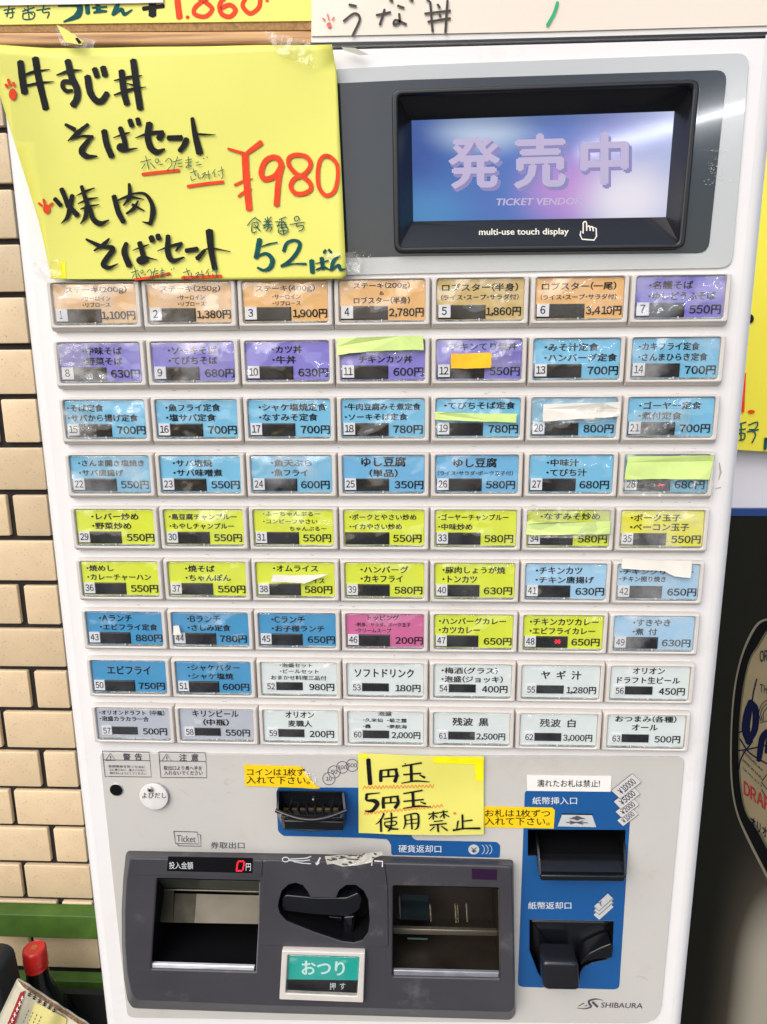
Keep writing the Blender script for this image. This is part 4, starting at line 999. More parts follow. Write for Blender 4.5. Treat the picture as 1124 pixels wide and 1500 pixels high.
# --- bill return with thumb stop
br = recess(bill2, OD + .0004, -.03, M['blackm'], 'bill_return_slot', mc)
prism(rpoly(flat(zm(*S, [(262, 752), (630, 758), (622, 925), (560, 930), (500, 955), (478, 985), (476, 1010), (320, 1005), (300, 960), (268, 880)]), -.012), .003, 3), -.028, -.012, .003).build('return_plate', M['black'], br, smooth=40)
prism(rpoly(flat(zm(*S, [(632, 870), (634, 936), (560, 940), (520, 952), (492, 972), (490, 950), (530, 915), (580, 890)]), .006), .002, 3), -.01, .003, .001).build('curved_guard', M['black'], br, smooth=40)
kn = rpoly(flat(zm(*S, [(316, 943), (480, 946), (486, 1062), (470, 1071), (338, 1068), (322, 1058)]), .018), .005, 4)
prism(kn, OD, .018, .0032, seg=5).build('thumb_stop', mat('dark_slate_plastic', (.012, .013, .017), .24), br, smooth=60)

# ------------------------------------------------------------------ ticket / change console
cons_front = [(190, 1257), (470, 1262), (750, 1269.5), (753, 1380), (754, 1478), (747, 1484), (580, 1479), (400, 1474), (199, 1466), (192, 1455), (186, 1425), (183, 1385), (182.5, 1335), (185, 1290)]
rr_ = [.003, 0, .003, 0, .004, .004, 0, 0, .004, .003, 0, 0, 0, .003]
co_out = rpoly(flat(cons_front, CD), rr_, 4); co_back = rpoly(flat(cons_out, OD), rr_, 4)
tick_win_f = rpoly(flat(tick_win, CD), .0015, 3)
me = plate(co_out, [tick_win_f, rpoly(flat(coin_win, CD), .002), flat(lever_px, CD)], CD - .003, CD, .0012)
con = link(me, 'console', M['console'], mc, smooth=45)
a = Acc(); loft(a, [(co_back, OD + .0001), (inset(co_back, .0001), OD + .002), (inset(co_out, .0002), CD - .0014)], cap1=False); a.build('console_skirt', M['console'], con, smooth=50)
def fc(x, y, d=0.0): return at(x, y, CD + d)
# raised centre panel round the lever (thin) with the coin symbol strip
cp = rpoly(flat([(390, 1260), (563, 1264), (568, 1300), (569, 1387), (380, 1384.5), (384, 1300)], CD + .001), [.002, .002, 0, .003, .003, 0])
me = plate(cp, [inset(flat(lever_px, CD + .001), -.0003)], CD - .0002, CD + .0012, .0005)
link(me, 'centre_panel', M['console'], con, smooth=45)
# top strip (slightly darker slant) over the ticket window
prism(rpoly(flat([(192, 1258), (385, 1261), (383.5, 1284.5), (187.5, 1282)], CD + .0006), .001, 2), CD - .0002, CD + .0007, .0005).build('top_strip', M['console'], con)
# amount display
am = prism(flat([(246.5, 1254.8), (370.6, 1257), (369.8, 1279), (244.6, 1275.8)], CD + .0009), CD + .0006, CD + .0010, .0001).build('amount_display', M['blackm'], con)
G7 = (150, 1230, 3.626)
tx = Acc(); text_px(tx, '投入金額', *px(G7, 355, 117, 482, 155), fc, .0012, dy=-.4, bold=.005); text_px(tx, '円', *px(G7, 763, 126, 789, 165), fc, .0012); tx.build('display_lettering', M['ink_white'], am)
p = Pen(fc, .0012); s7 = G7
p.stroke(7, [(722, 115), (752, 115)], s7, curve=False, rough=0); p.stroke(7, [(712, 165), (742, 165)], s7, curve=False, rough=0)
for l in ([(720, 119), (717, 138)], [(716, 142), (713, 161)], [(755, 119), (752, 138)], [(750, 142), (747, 161)]): p.stroke(7, l, s7, curve=False, rough=0)
p.build('red_digit', M['red_led'], am)
# ticket window
tw = recess(tick_win, CD - .001, -.06, M['blackm'], 'ticket_window', con)
fl_m = mat('smoky_flap', (.17, .152, .118), .35, noise=.22, nscale=34)
def tilt(px4, d_top, d_bot):
    return [at(*px4[0], d_top), at(*px4[1], d_top), at(*px4[2], d_bot), at(*px4[3], d_bot)]
a = Acc(); quad3(a, tilt(zm(*G7, [(383, 285), (838, 296), (828, 448), (378, 440)]), -.012, -.004)[::-1]); a.build('ticket_flap', fl_m, tw)
a = Acc(); quad3(a, tilt(zm(*G7, [(383, 285), (500, 288), (488, 442), (378, 440)]), -.0117, -.0037)[::-1]); a.build('flap_window', mat('smoky_dark_flap', (.05, .048, .035), .35, noise=.6, nscale=40, spec=.15), tw)
a = Acc(); quad3(a, tilt(zm(*G7, [(283, 268), (381, 270), (376, 440), (274, 437)]), -.010, -.004)[::-1]); a.build('flap_side', mat('dark_olive_plastic', (.045, .043, .028), .4, noise=.4, nscale=30, spec=.15), tw)
a = Acc(); quad3(a, tilt(zm(*G7, [(285, 205), (840, 218), (838, 288), (283, 262)]), .010, -.012)[::-1]); a.build('flap_top', mat('dark_green_plastic', (.035, .043, .032), .35, noise=.6, nscale=18, spec=.2), tw)
a = Acc(); tube(a, [at(*p_, -.008) for p_ in zm(*G7, [(283, 264), (560, 270), (838, 277)])], .0007, 6); a.build('flap_hinge', M['steel_d'], tw)
prism(rpoly(flat(zm(*G7, [(262, 659), (809, 676), (805, 704), (262, 692)]), CD - .002), .0006, 2), CD - .0045, CD - .002, .0008).build('metal_lip', mat('bright_lip_steel', (.72, .74, .78), .38, metal=.35, noise=.12, nscale=90), tw, smooth=40)
a = Acc(); tube(a, [at(*p_, CD - .0008) for p_ in zm(*G7, [(838, 225), (834, 450), (820, 700)])], .0008, 6); a.build('window_edge', M['steel'], tw, smooth=60)
# coin return lever
lr = recess(lever_px, CD, -.012, M['blackm'], 'lever_recess', con)
lv = rpoly(flat(zm(*L3, [(40, 246), (56, 236), (180, 248), (318, 248), (368, 226), (388, 250), (376, 300), (328, 330), (180, 322), (52, 308), (36, 290)]), .010), .002, 3)
prism(lv, -.010, .011, .0012, seg=3).build('return_lever', M['black'], lr, smooth=50)
a = Acc(); tube(a, [at(*p_, .0095) for p_ in zm(*L3, [(46, 296), (180, 309), (322, 316), (368, 288), (378, 252)])], .0016, 8); a.build('lever_edge', M['black'], lr, smooth=60)
prism(rpoly(flat(zm(*L3, [(305, 335), (355, 330), (350, 425), (318, 430), (305, 415)]), .004), .0015, 3), -.011, .004, .002).build('lever_arm', M['black'], lr, smooth=50)
prism(rpoly(flat(zm(*L3, [(62, 330), (300, 345), (300, 432), (180, 390)]), -.004), .001, 2), -.011, -.006, .001).build('lever_ramp', M['black'], lr, smooth=50)
# worn label strip
p = Pen(fc, .0015); p.many(4, [[(70, 84), (120, 82), (150, 78), (165, 72)], [(70, 90), (120, 92), (160, 88)], [(90, 95), (130, 102), (165, 104)]], L3)
p.stroke(4, [(55 + 14 * math.cos(q), 86 + 10 * math.sin(q)) for q in [2 * math.pi * i / 12 for i in range(13)]], L3)
p.stroke(7, [(205, 78), (190, 106)], L3); p.stroke(5, [(186, 100), (190, 108), (200, 100)], L3)
p.build('lever_symbol', M['ink_white'], con)
scr_l = Pen(fc, .0016); rr = random.Random(11)
poly = zm(*L3, [(225, 72), (300, 66), (360, 72), (400, 60), (470, 50), (478, 66), (440, 78), (425, 100), (360, 112), (300, 116), (262, 104), (235, 108)])
sheet(flat(poly, CD + .0014), CD + .0014).build('torn_label', mat('aged_label_paper', (.50, .49, .43), .6, noise=.25, nscale=260), con)
for i in range(26):
    x = rr.uniform(235, 470); y = 96 - (x - 235) * .12 + rr.uniform(-18, 18); s = rr.uniform(6, 22)
    scr_l.stroke(rr.uniform(3, 8), [(x, y), (x + s, y + rr.uniform(-5, 5))], L3)
scr_l.build('label_scratches', M['console'], con)['kind'] = 'stuff'
# yellowish bit of old sticker hanging at the right end of the torn label
s2 = Pen(fc, .0019); s2.many(5, [[(440, 92), (475, 94), (474, 118)], [(400, 100), (430, 92), (428, 112)], [(330, 112), (360, 104)]], L3, curve=False); s2.build('label_remains', M['paper_w'], con)
# change button
ob_o = rpoly(flat([(413.5, 1391.6), (535, 1395), (532.5, 1467.6), (409.5, 1463)], CD + .004), .001, 2)
ob_i = rpoly(flat([(422, 1397.3), (527, 1400.7), (523.5, 1458.5), (418.6, 1453.8)], CD + .004), .0015, 3)
me = plate(ob_o, [ob_i], CD - .0005, CD + .005, .0008)
ob = link(me, 'change_button', M['beige'], con, smooth=40)
prism(ob_i, CD - .0003, CD + .0015).build('button_base', M['blackm'], ob)
sheet(flat([(422, 1398.5), (527, 1401.8), (525.3, 1436), (420.3, 1434.5)], CD + .0018), CD + .0018).build('teal_card', M['green_bt'], ob)
tx = Acc(); text_px(tx, 'おつり', *px(L3, 126, 525, 310, 585), fc, .0021, dy=-1, bold=.03); tx.build('change_lettering', mat('pale_teal_print', (.55, .80, .74), .4), ob)
tx = Acc(); text_px(tx, '押 す', *px(L3, 246, 620, 314, 650), fc, .0021, bold=.01); tx.build('push_lettering', M['ink_white'], ob)
a = Acc(); tube(a, [fc(*p_, .0022) for p_ in zm(*L3, [(60, 662), (200, 668), (362, 675)])], .0005, 6); a.build('clear_edge', M['steel'], ob)
cv = inset(ob_i, .0002); prism(cv, CD + .002, CD + .0048, .0012, cap0=False).build('clear_cover', M['cover'], ob, smooth=50)
# purple window
prism(flat([(691.4, 1272.3), (728, 1273.6), (727.8, 1288.6), (691.4, 1287)], CD), CD + .0002, CD + .0005).build('infrared_window', M['purple_w'], con)
# coin tray window
cw = recess(coin_win, CD - .001, -.05, mat('brown_black_interior', (.022, .017, .012), .3, noise=.5, nscale=25), 'coin_tray_window', con)
q4 = lambda pts, d: flat(zm(*L3, pts), d)
sheet(q4([(545, 235), (675, 240), (672, 350), (545, 345)], -.030), -.030).build('teal_insert', mat('dark_teal_plastic', (.003, .012, .015), .25), cw)
sheet(q4([(550, 460), (685, 465), (685, 570), (548, 570)], -.030), -.030).build('teal_insert', mat('dark_teal_plastic_low', (.006, .025, .03), .25), cw)
prism(q4([(505, 385), (990, 398), (990, 422), (505, 412)], -.012), -.0155, -.012, .0015).build('tray_bar', M['steel_d'], cw, smooth=40)
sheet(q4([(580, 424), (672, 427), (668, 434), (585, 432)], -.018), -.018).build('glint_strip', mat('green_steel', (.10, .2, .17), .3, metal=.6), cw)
pin_m = mat('brass_pin', (.5, .46, .33), .2, metal=.8)
for x, y0, y1, w_ in ((548, 245, 340, .0005), (681, 280, 352, .0008), (790, 280, 358, .0009), (800, 280, 358, .0005), (838, 275, 355, .0008),
                      (635, 465, 572, .0009), (627, 465, 560, .0004), (686, 465, 572, .0009), (800, 470, 572, .0009), (810, 480, 572, .0005), (850, 470, 574, .0009), (858, 480, 572, .0004)):
    a = Acc(); tube(a, [at(*zm(*L3, [(x, y0)])[0], -.022), at(*zm(*L3, [(x + 4, y1)])[0], -.022)], w_, 6); a.build('guide_pin', pin_m, cw, smooth=60)
prism(rpoly(q4([(521, 566), (981, 577), (978, 602), (523, 590)], CD - .002), .0006, 2), CD - .0045, CD - .002, .0008).build('metal_lip', mat('dull_lip_steel', (.30, .31, .35), .35, metal=.4, noise=.15, nscale=120), cw, smooth=40)
a = Acc(); tube(a, [at(*p_, CD - .0006) for p_ in zm(*L3, [(978, 215), (982, 400), (984, 612)])], .0007, 6); a.build('window_edge', M['steel_d'], cw, smooth=60)

# ------------------------------------------------------------------ things on and over the machine
# cream menu board lying against the wall on top of the machine
mb = thing('menu_card', (.15, 0.004, ZM), 'cream laminated handwritten menu card standing on top of the machine', 'menu card')
def fmb(x, y, d=0.0): return at(x, y, -.004 + d)
prism(rpoly(flat([(456, 63), (800, 57), (1240, 45.5), (1240, -190), (457, -190)], -.006), .001, 2), -.009, -.006, .0005).build('clear_sleeve', mat('white_acrylic', (.74, .73, .70), .15, coat=.4), mb)
prism(flat([(456.5, 53), (800, 46), (1240, 34), (1240, -190), (457, -190)], -.005), -.0059, -.0050).build('card', M['board'], mb)
T = (400, 0, 2.248)
pn = Pen(fmb, .0); pn.many(8, [[(250, 15), (275, 20)], [(232, 70), (268, 44), (286, 62), (262, 118)], [(340, 50), (388, 40)], [(368, 30), (352, 82)], [(410, 18), (432, 26)], [(416, 44), (416, 74), (398, 80), (405, 66), (440, 80)], [(500, 45), (585, 35)], [(510, 72), (585, 60)], [(518, 5), (526, 105)], [(575, 0), (568, 108)], [(542, 14), (550, 26)], [(548, 46), (552, 56)], [(383, -4), (395, 5)], [(448, -5), (462, 4)], [(505, -6), (515, 4)]], T)
pn.build('black_pen_writing', mat('brown_black_pen', (.03, .022, .018), .6), mb)
pn = Pen(fmb, .0); pn.dot(185, 82, 8, 9, T); pn.many(5, [[(163, 60), (172, 66)], [(180, 46), (184, 64)], [(202, 56), (195, 66)]], T); pn.build('red_paw_mark', mat('salmon_pen', (.80, .13, .10), .6), mb)
pn = Pen(fmb, .0); pn.stroke(10, [(938, 6), (925, 45), (903, 84)], T); pn.build('green_pen_mark', M['marker_green'], mb)

# dark line along the top front edge of the machine
a = Acc(); box(a, BX0 + .004, BX1 - .002, .0045, .012, ZM + .0002, ZM + .0022); a.build('top_dark_line', M['rim'], mc)

# --- big yellow handwritten sheet
sg = thing('yellow_menu_sheet', (-.13, -.007, 1.49), 'large yellow handwritten sheet priced 980 yen, taped over the upper left of the machine', 'sign')
edge = [(-14, 73), (120, 70.5), (300, 68.5), (487, 67.5), (494, 110), (498, 200), (503, 300), (508, 403), (503, 409), (300, 409.5), (76, 409), (74, 392), (60, 325), (41, 256), (20, 180), (2, 112), (-12, 90)]
def sd(x, z):  # the sheet swells and lifts a little off the panel
    return .0075 + .0013 * math.sin(x * 23 + z * 9) + .0012 * math.sin(z * 31 - x * 12) + .0004 * math.sin(x * 90 + z * 40) + .004 * max(0, (x + .05) / .05) ** 2 + .010 * max(0, (-.21 - x)) / .04 * max(0, z - 1.44) * 6
def fsg(x, y, d=0.0):
    p = at(x, y, .0075)
    for _ in range(2): p = at(x, y, sd(p.x, p.z) + .0004 + d)
    return p
bm = bmesh.new()
P2 = flat(edge, .007); 
vs = [bm.verts.new((x, 0, z)) for x, z in P2]; bm.faces.new(vs if area2(P2) > 0 else vs[::-1])
for ax, lo_, hi_ in ((0, -.28, 0.0), (2, 1.46, 1.64)):
    k = lo_
    while k < hi_:
        nv = Vector((1, 0, 0)) if ax == 0 else Vector((0, 0, 1)); pc = Vector((k, 0, 0)) if ax == 0 else Vector((0, 0, k))
        bmesh.ops.bisect_plane(bm, geom=bm.verts[:] + bm.edges[:] + bm.faces[:], plane_co=pc, plane_no=nv); k += .012
for v in bm.verts: v.co.y = -sd(v.co.x, v.co.z)
me = bpy.data.meshes.new('paper'); bm.to_mesh(me); bm.free()
o = link(me, 'paper', M['paper_y'], sg, smooth=60)
md = o.modifiers.new('thick', 'SOLIDIFY'); md.thickness = .0003; md.offset = -1
Az, Bz, Cz, Dz, Ez, Fz, Gz = (0, 70, 4.683), (80, 160, 4.323), (310, 190, 5.62), (40, 250, 4.683), (120, 320, 4.683), (340, 300, 6.244), (190, 215, 7.025)
k = Pen(fsg)
for w, p in ((48, [(140, 92), (155, 220), (170, 312)]), (47, [(242, 68), (268, 220), (316, 420)]), ((14, 24, 6), [(138, 200), (230, 166), (342, 148)]), ((18, 20, 5), [(188, 258), (280, 240), (372, 232)]),
             (46, [(464, 85), (492, 200), (528, 280), (528, 345), (497, 398)]), ((10, 28, 5), [(388, 188), (475, 160), (564, 152)]), ((34, 32, 30, 30, 20), [(500, 235), (440, 232), (430, 265), (455, 295), (500, 292)]),
             ((46, 46, 44, 44, 40), [(600, 193), (618, 300), (658, 360), (700, 362), (738, 308)]), (40, [(648, 140), (668, 200)]), (42, [(706, 130), (722, 192)]),
             (44, [(834, 155), (850, 300), (872, 388)]), (46, [(914, 82), (936, 250), (962, 420)]), ((8, 24, 8), [(783, 225), (880, 203), (974, 190)]), ((12, 26, 5), [(783, 325), (890, 288), (1002, 268)]), ((6, 16), [(868, 243), (920, 258)]),
             ((22, 32), [(448, 525), (516, 562)]), ((24, 34, 8), [(606, 524), (530, 585), (466, 640)]), ((8, 16, 26), [(468, 636), (560, 606), (640, 612)]), ((28, 44, 40, 10), [(622, 615), (562, 700), (590, 742), (668, 744)]),
             (42, [(714, 565), (732, 660), (768, 748)]), ((34, 36, 34), [(824, 545), (850, 620), (864, 690)]), ((6, 20, 6), [(778, 617), (850, 592), (894, 580)]), ((28, 34, 34, 28, 6), [(862, 676), (825, 670), (818, 690), (856, 702), (944, 688)]),
             (36, [(890, 492), (906, 540)]), (34, [(943, 483), (955, 528)])): k.stroke(w, p, Az)
for w, p in (((44, 40, 42, 38, 14), [(602, 86), (590, 170), (608, 240), (648, 270), (698, 252)]), ((6, 24, 26), [(513, 182), (600, 152), (690, 145)]), (40, [(684, 146), (660, 190)]),
             (34, [(716, 182), (808, 180)]), ((34, 36, 30), [(838, 184), (822, 225), (790, 266)]), ((24, 36, 46), [(872, 54), (890, 160), (920, 280)]), ((14, 14, 5), [(885, 155), (950, 160), (1020, 162)])): k.stroke(w, p, Bz)
for w, p in ((30, [(187, 190), (232, 240)]), ((34, 34, 38), [(234, 122), (262, 190), (285, 250)]), ((30, 34, 30, 6), [(310, 165), (292, 250), (276, 318), (233, 363)]), ((30, 38), [(285, 240), (346, 308)]),
             ((26, 30, 34), [(372, 104), (398, 190), (420, 252)]), ((6, 20, 8), [(338, 172), (400, 142), (462, 118)]), ((8, 22, 6), [(348, 227), (420, 197), (487, 185)]), ((10, 22, 6), [(366, 264), (420, 246), (494, 232)]), ((26, 34, 8), [(405, 240), (402, 310), (366, 366)]), ((26, 36, 38, 8), [(428, 250), (452, 330), (500, 362), (562, 338)]),
             ((34, 38, 36), [(594, 170), (624, 280), (662, 354)]), ((20, 32, 10), [(700, 88), (702, 180), (660, 240)]), ((8, 14, 20, 30, 40, 26), [(650, 188), (720, 160), (805, 158), (852, 220), (862, 290), (842, 370)]), ((5, 22), [(788, 350), (838, 362)]),
             ((10, 28, 16), [(762, 205), (732, 258), (680, 296)]), ((22, 8), [(720, 232), (804, 275)]), ((8, 24, 5), [(600, 215), (690, 180), (802, 196)]),
             ((16, 34), [(403, 470), (512, 524)]), ((12, 30, 12), [(564, 464), (530, 500), (458, 550)]), ((22, 34, 38, 38, 28, 6), [(510, 522), (588, 532), (545, 600), (522, 645), (560, 665), (624, 638)]),
             ((30, 42, 44), [(682, 495), (666, 560), (702, 655)]), (36, [(770, 490), (790, 560), (800, 610)]), ((5, 18, 6), [(723, 547), (790, 522), (838, 506)]), ((30, 34, 36, 24), [(800, 592), (765, 612), (785, 628), (830, 608)]), ((18, 14, 4), [(800, 585), (840, 600), (894, 612)]),
             (38, [(848, 450), (862, 486)]), (36, [(894, 438), (906, 472)])): k.stroke(w, p, Dz)
for w, p in (((32, 40, 38, 10), [(592, 115), (590, 230), (622, 288), (704, 266)]), ((5, 18, 28), [(518, 224), (600, 192), (688, 172)]), ((28, 14), [(680, 175), (645, 225)]), (32, [(712, 222), (796, 208)]), ((22, 36), [(846, 215), (790, 278)]),
             ((50, 42, 36), [(874, 80), (886, 210), (912, 348)]), ((8, 16, 5), [(820, 225), (890, 205), (1020, 228)])): k.stroke(w, p, Ez)
k.build('black_marker_writing', M['marker'], sg)
k = Pen(fsg)
for w, p in (((20, 28), [(133, 155), (272, 197)]), ((46, 34), [(412, 102), (292, 192)]), ((56, 58, 54), [(275, 195), (286, 400), (310, 660)]), ((22, 22, 6), [(188, 456), (260, 424), (344, 400)]), ((22, 24, 6), [(220, 550), (270, 512), (334, 486)]),
             (46, [(578, 290), (552, 240), (500, 226), (440, 262), (410, 345), (428, 400), (475, 402), (530, 372), (575, 300)]), ((54, 48, 48), [(578, 285), (552, 400), (534, 624)]),
             ((36, 38, 38, 38, 38), [(750, 385), (690, 355), (638, 290), (640, 230), (700, 206), (780, 222), (816, 280), (790, 340), (740, 378), (680, 405), (652, 465), (690, 522), (760, 524), (816, 490), (812, 440), (770, 398), (735, 375)]),
             (34, [(975, 222), (930, 216), (890, 260), (874, 370), (888, 480), (945, 540), (1010, 505), (1038, 400), (1034, 290), (985, 228), (945, 212)])): k.stroke(w, p, Cz)
k.stroke(32, [(128, 283), (300, 262), (512, 240)], Gz); k.stroke(32, [(594, 408), (780, 380), (966, 360)], Gz)
k.stroke(17, [(362, 418), (480, 402), (606, 376)], Ez); k.stroke(20, [(685, 406), (800, 402), (960, 394)], Ez)
k.dot(88, 318, 27, 40, Az); k.many(20, [[(38, 250), (52, 270)], [(56, 215), (70, 260)], [(92, 237), (98, 262)]], Az)
k.dot(133, 262, 25, 32, Dz); k.many(18, [[(78, 222), (102, 242)], [(112, 195), (122, 238)], [(154, 240), (176, 222)]], Dz)
k.build('red_marker_writing', M['marker_red'], sg)
k = Pen(fsg)
for w, p in (((50, 46, 42), [(254, 312), (236, 400), (218, 488)]), ((12, 18, 12), [(272, 382), (340, 358), (416, 344)]), ((18, 30, 46, 44, 26, 22), [(216, 478), (310, 445), (368, 500), (350, 570), (292, 598), (232, 574)]),
             ((34, 30, 26, 36, 36, 34, 26), [(472, 426), (500, 352), (566, 324), (620, 352), (596, 430), (530, 510), (450, 562)]), ((20, 14, 22), [(446, 562), (560, 540), (680, 540)]),
             (46, [(728, 505), (736, 622)]), ((40, 36), [(820, 482), (832, 590)]), ((8, 16), [(763, 537), (884, 510)]), ((18, 28, 8), [(770, 595), (840, 572), (902, 600)]), (26, [(838, 440), (858, 412)]), (24, [(884, 408), (908, 438)]),
             ((8, 34, 30), [(990, 465), (930, 510), (905, 600)]), ((20, 28, 32, 8), [(908, 594), (975, 552), (990, 590), (1042, 586)])): k.stroke(w, p, Fz)
k.many(9, [[(140, 190), (180, 140), (215, 115)], [(215, 120), (262, 155)], [(190, 165), (235, 160), (230, 205), (195, 205)], [(185, 170), (180, 240), (200, 255), (225, 240)], [(205, 180), (260, 240)],
           [(300, 125), (350, 190)], [(360, 110), (290, 200)], [(290, 155), (365, 150)], [(280, 185), (370, 180)], [(325, 110), (330, 210), (310, 240)], [(335, 210), (365, 205), (345, 250)], [(285, 215), (325, 195)],
           [(430, 135), (495, 110)], [(395, 155), (495, 160)], [(410, 190), (500, 180)], [(455, 120), (455, 220)], [(440, 150), (415, 205)], [(470, 150), (500, 200)], [(430, 215), (425, 250), (470, 270), (510, 240), (500, 205), (440, 210)], [(465, 205), (470, 265)], [(435, 240), (500, 235)],
           [(580, 150), (570, 120), (600, 105), (615, 130), (590, 150)], [(530, 180), (664, 158)], [(600, 165), (590, 195), (650, 190), (645, 225), (610, 240)]], Fz)
pork = [[(110, 158), (220, 130)], [(165, 92), (180, 160), (200, 232)], [(160, 175), (125, 225)], [(215, 165), (265, 222)], [(265, 130), (290, 125), (300, 150), (275, 165), (262, 140)], [(310, 185), (345, 178)],
        [(365, 155), (400, 120), (430, 140), (430, 190), (385, 245)], [(450, 155), (540, 130)], [(495, 100), (470, 180), (450, 250)], [(500, 175), (540, 165)], [(500, 205), (545, 200)],
        [(575, 140), (640, 125)], [(575, 165), (640, 155)], [(605, 100), (610, 215)], [(610, 205), (580, 215), (600, 190), (640, 200)], [(680, 165), (715, 155)], [(685, 190), (740, 180)], [(758, 113), (768, 126)], [(793, 98), (803, 114)]]
sashi = [[(622, 270), (690, 245)], [(655, 225), (680, 300)], [(630, 300), (640, 345), (680, 330)], [(705, 270), (710, 320), (740, 320)], [(745, 285), (780, 265), (760, 310), (750, 320), (770, 290), (835, 290)], [(810, 245), (820, 335)],
         [(880, 230), (850, 280)], [(872, 260), (880, 310)], [(910, 255), (970, 235)], [(945, 205), (960, 300), (945, 330)], [(915, 280), (925, 300)]]
k.many(8, pork, Gz); k.many(8, sashi, Gz)
k.many(5.5, [[(340 + (x - 110) * .424, 335 + (y - 92) * .56) for x, y in l] for l in pork], Ez)
k.many(5.5, [[(695 + (x - 622) * .68, 330 + (y - 205) * .65) for x, y in l] for l in sashi], Ez)
k.build('teal_marker_writing', M['marker_teal'], sg)
# fluorescent corner marks on the sheet
def patch(fn, px_, m_, name, parent, d=.0002):
    a = Acc(); V = [fn(x, y, d) for x, y in px_]; a.add(V, [tuple(range(len(V)))[::-1]]); return a.build(name, m_, parent)
patch(fsg, [(76, 386), (96, 384), (97, 408), (77, 408)], M['highlight'], 'saturated_corner', sg, -.0001)
# clear tape holding the sheet
tp = [[(48, 385), (86, 380), (90, 402), (80, 412), (50, 414)], [(385, 44), (455, 62), (460, 100), (410, 82)], [(80, 40), (140, 60), (136, 72), (90, 66)], [(470, 372), (535, 368), (532, 400), (500, 404)]]
for i, pp in enumerate(tp):
    V = [at(x, y, .012 if i in (1, 2) else .0095) for x, y in pp]; a = Acc(); a.add(V, [tuple(range(len(V)))[::-1]]); a.build('clear_tape', M['tape_clear'], sg)
patch(lambda x, y, d: at(x, y, .0125), [(83, 36), (97, 43), (122, 60), (120, 66), (96, 62)], M['paper_y'], 'torn_yellow_scrap', sg)
patch(lambda x, y, d: at(x, y, .0128), [(110, 56), (114, 55), (120, 62), (115, 64)], M['marker'], 'ink_mark', sg)
patch(lambda x, y, d: at(x, y, .004), [(500, 69), (520, 70), (541, 80), (528, 81), (505, 74)], mat('stained_tape', (.42, .42, .34), .4), 'tape_scrap', sg)

# --- yellow note over the coin inlet print
nt_ = thing('yellow_note', (.02, -.005, 1.12), 'small yellow handwritten note banning 1 and 5 yen coins, beside the coin inlet', 'note')
def nd(x, z): return .0022 + .0010 * math.sin((x - .0) * 60) + .0006 * math.sin(z * 90)
def fn_(x, y, d=0.0):
    p = at(x, y, .003)
    for _ in range(2): p = at(x, y, nd(p.x, p.z) + .0002 + d)
    return p
npx = [(524.5, 1104.6), (570, 1105), (617, 1106), (662, 1107.5), (709.6, 1108.7), (709.3, 1150), (708.8, 1224), (660, 1223.5), (617, 1222), (570, 1222.2), (525.5, 1221.6), (525, 1160)]
bm = bmesh.new(); P2 = flat(npx, .003); vs = [bm.verts.new((x, 0, z)) for x, z in P2]; bm.faces.new(vs if area2(P2) > 0 else vs[::-1])
kx = -.03
while kx < .10:
    bmesh.ops.bisect_plane(bm, geom=bm.verts[:] + bm.edges[:] + bm.faces[:], plane_co=(kx, 0, 0), plane_no=(1, 0, 0)); kx += .006
kx = 1.05
while kx < 1.16:
    bmesh.ops.bisect_plane(bm, geom=bm.verts[:] + bm.edges[:] + bm.faces[:], plane_co=(0, 0, kx), plane_no=(0, 0, 1)); kx += .006
for v in bm.verts: v.co.y = -nd(v.co.x, v.co.z)
me = bpy.data.meshes.new('paper'); bm.to_mesh(me); bm.free(); o = link(me, 'paper', M['note_y'], nt_, smooth=60)
Nz = (520, 1100, 5.62)
patch(fn_, zm(*Nz, [(645, 50), (1060, 60), (1055, 250), (1000, 245), (985, 110), (650, 100)]), M['highlight'], 'saturated_corner', nt_, .0001)
patch(fn_, zm(*Nz, [(30, 32), (110, 34), (100, 60), (34, 55)]), M['highlight'], 'saturated_corner', nt_, .0001)
k = Pen(fn_, .0003)
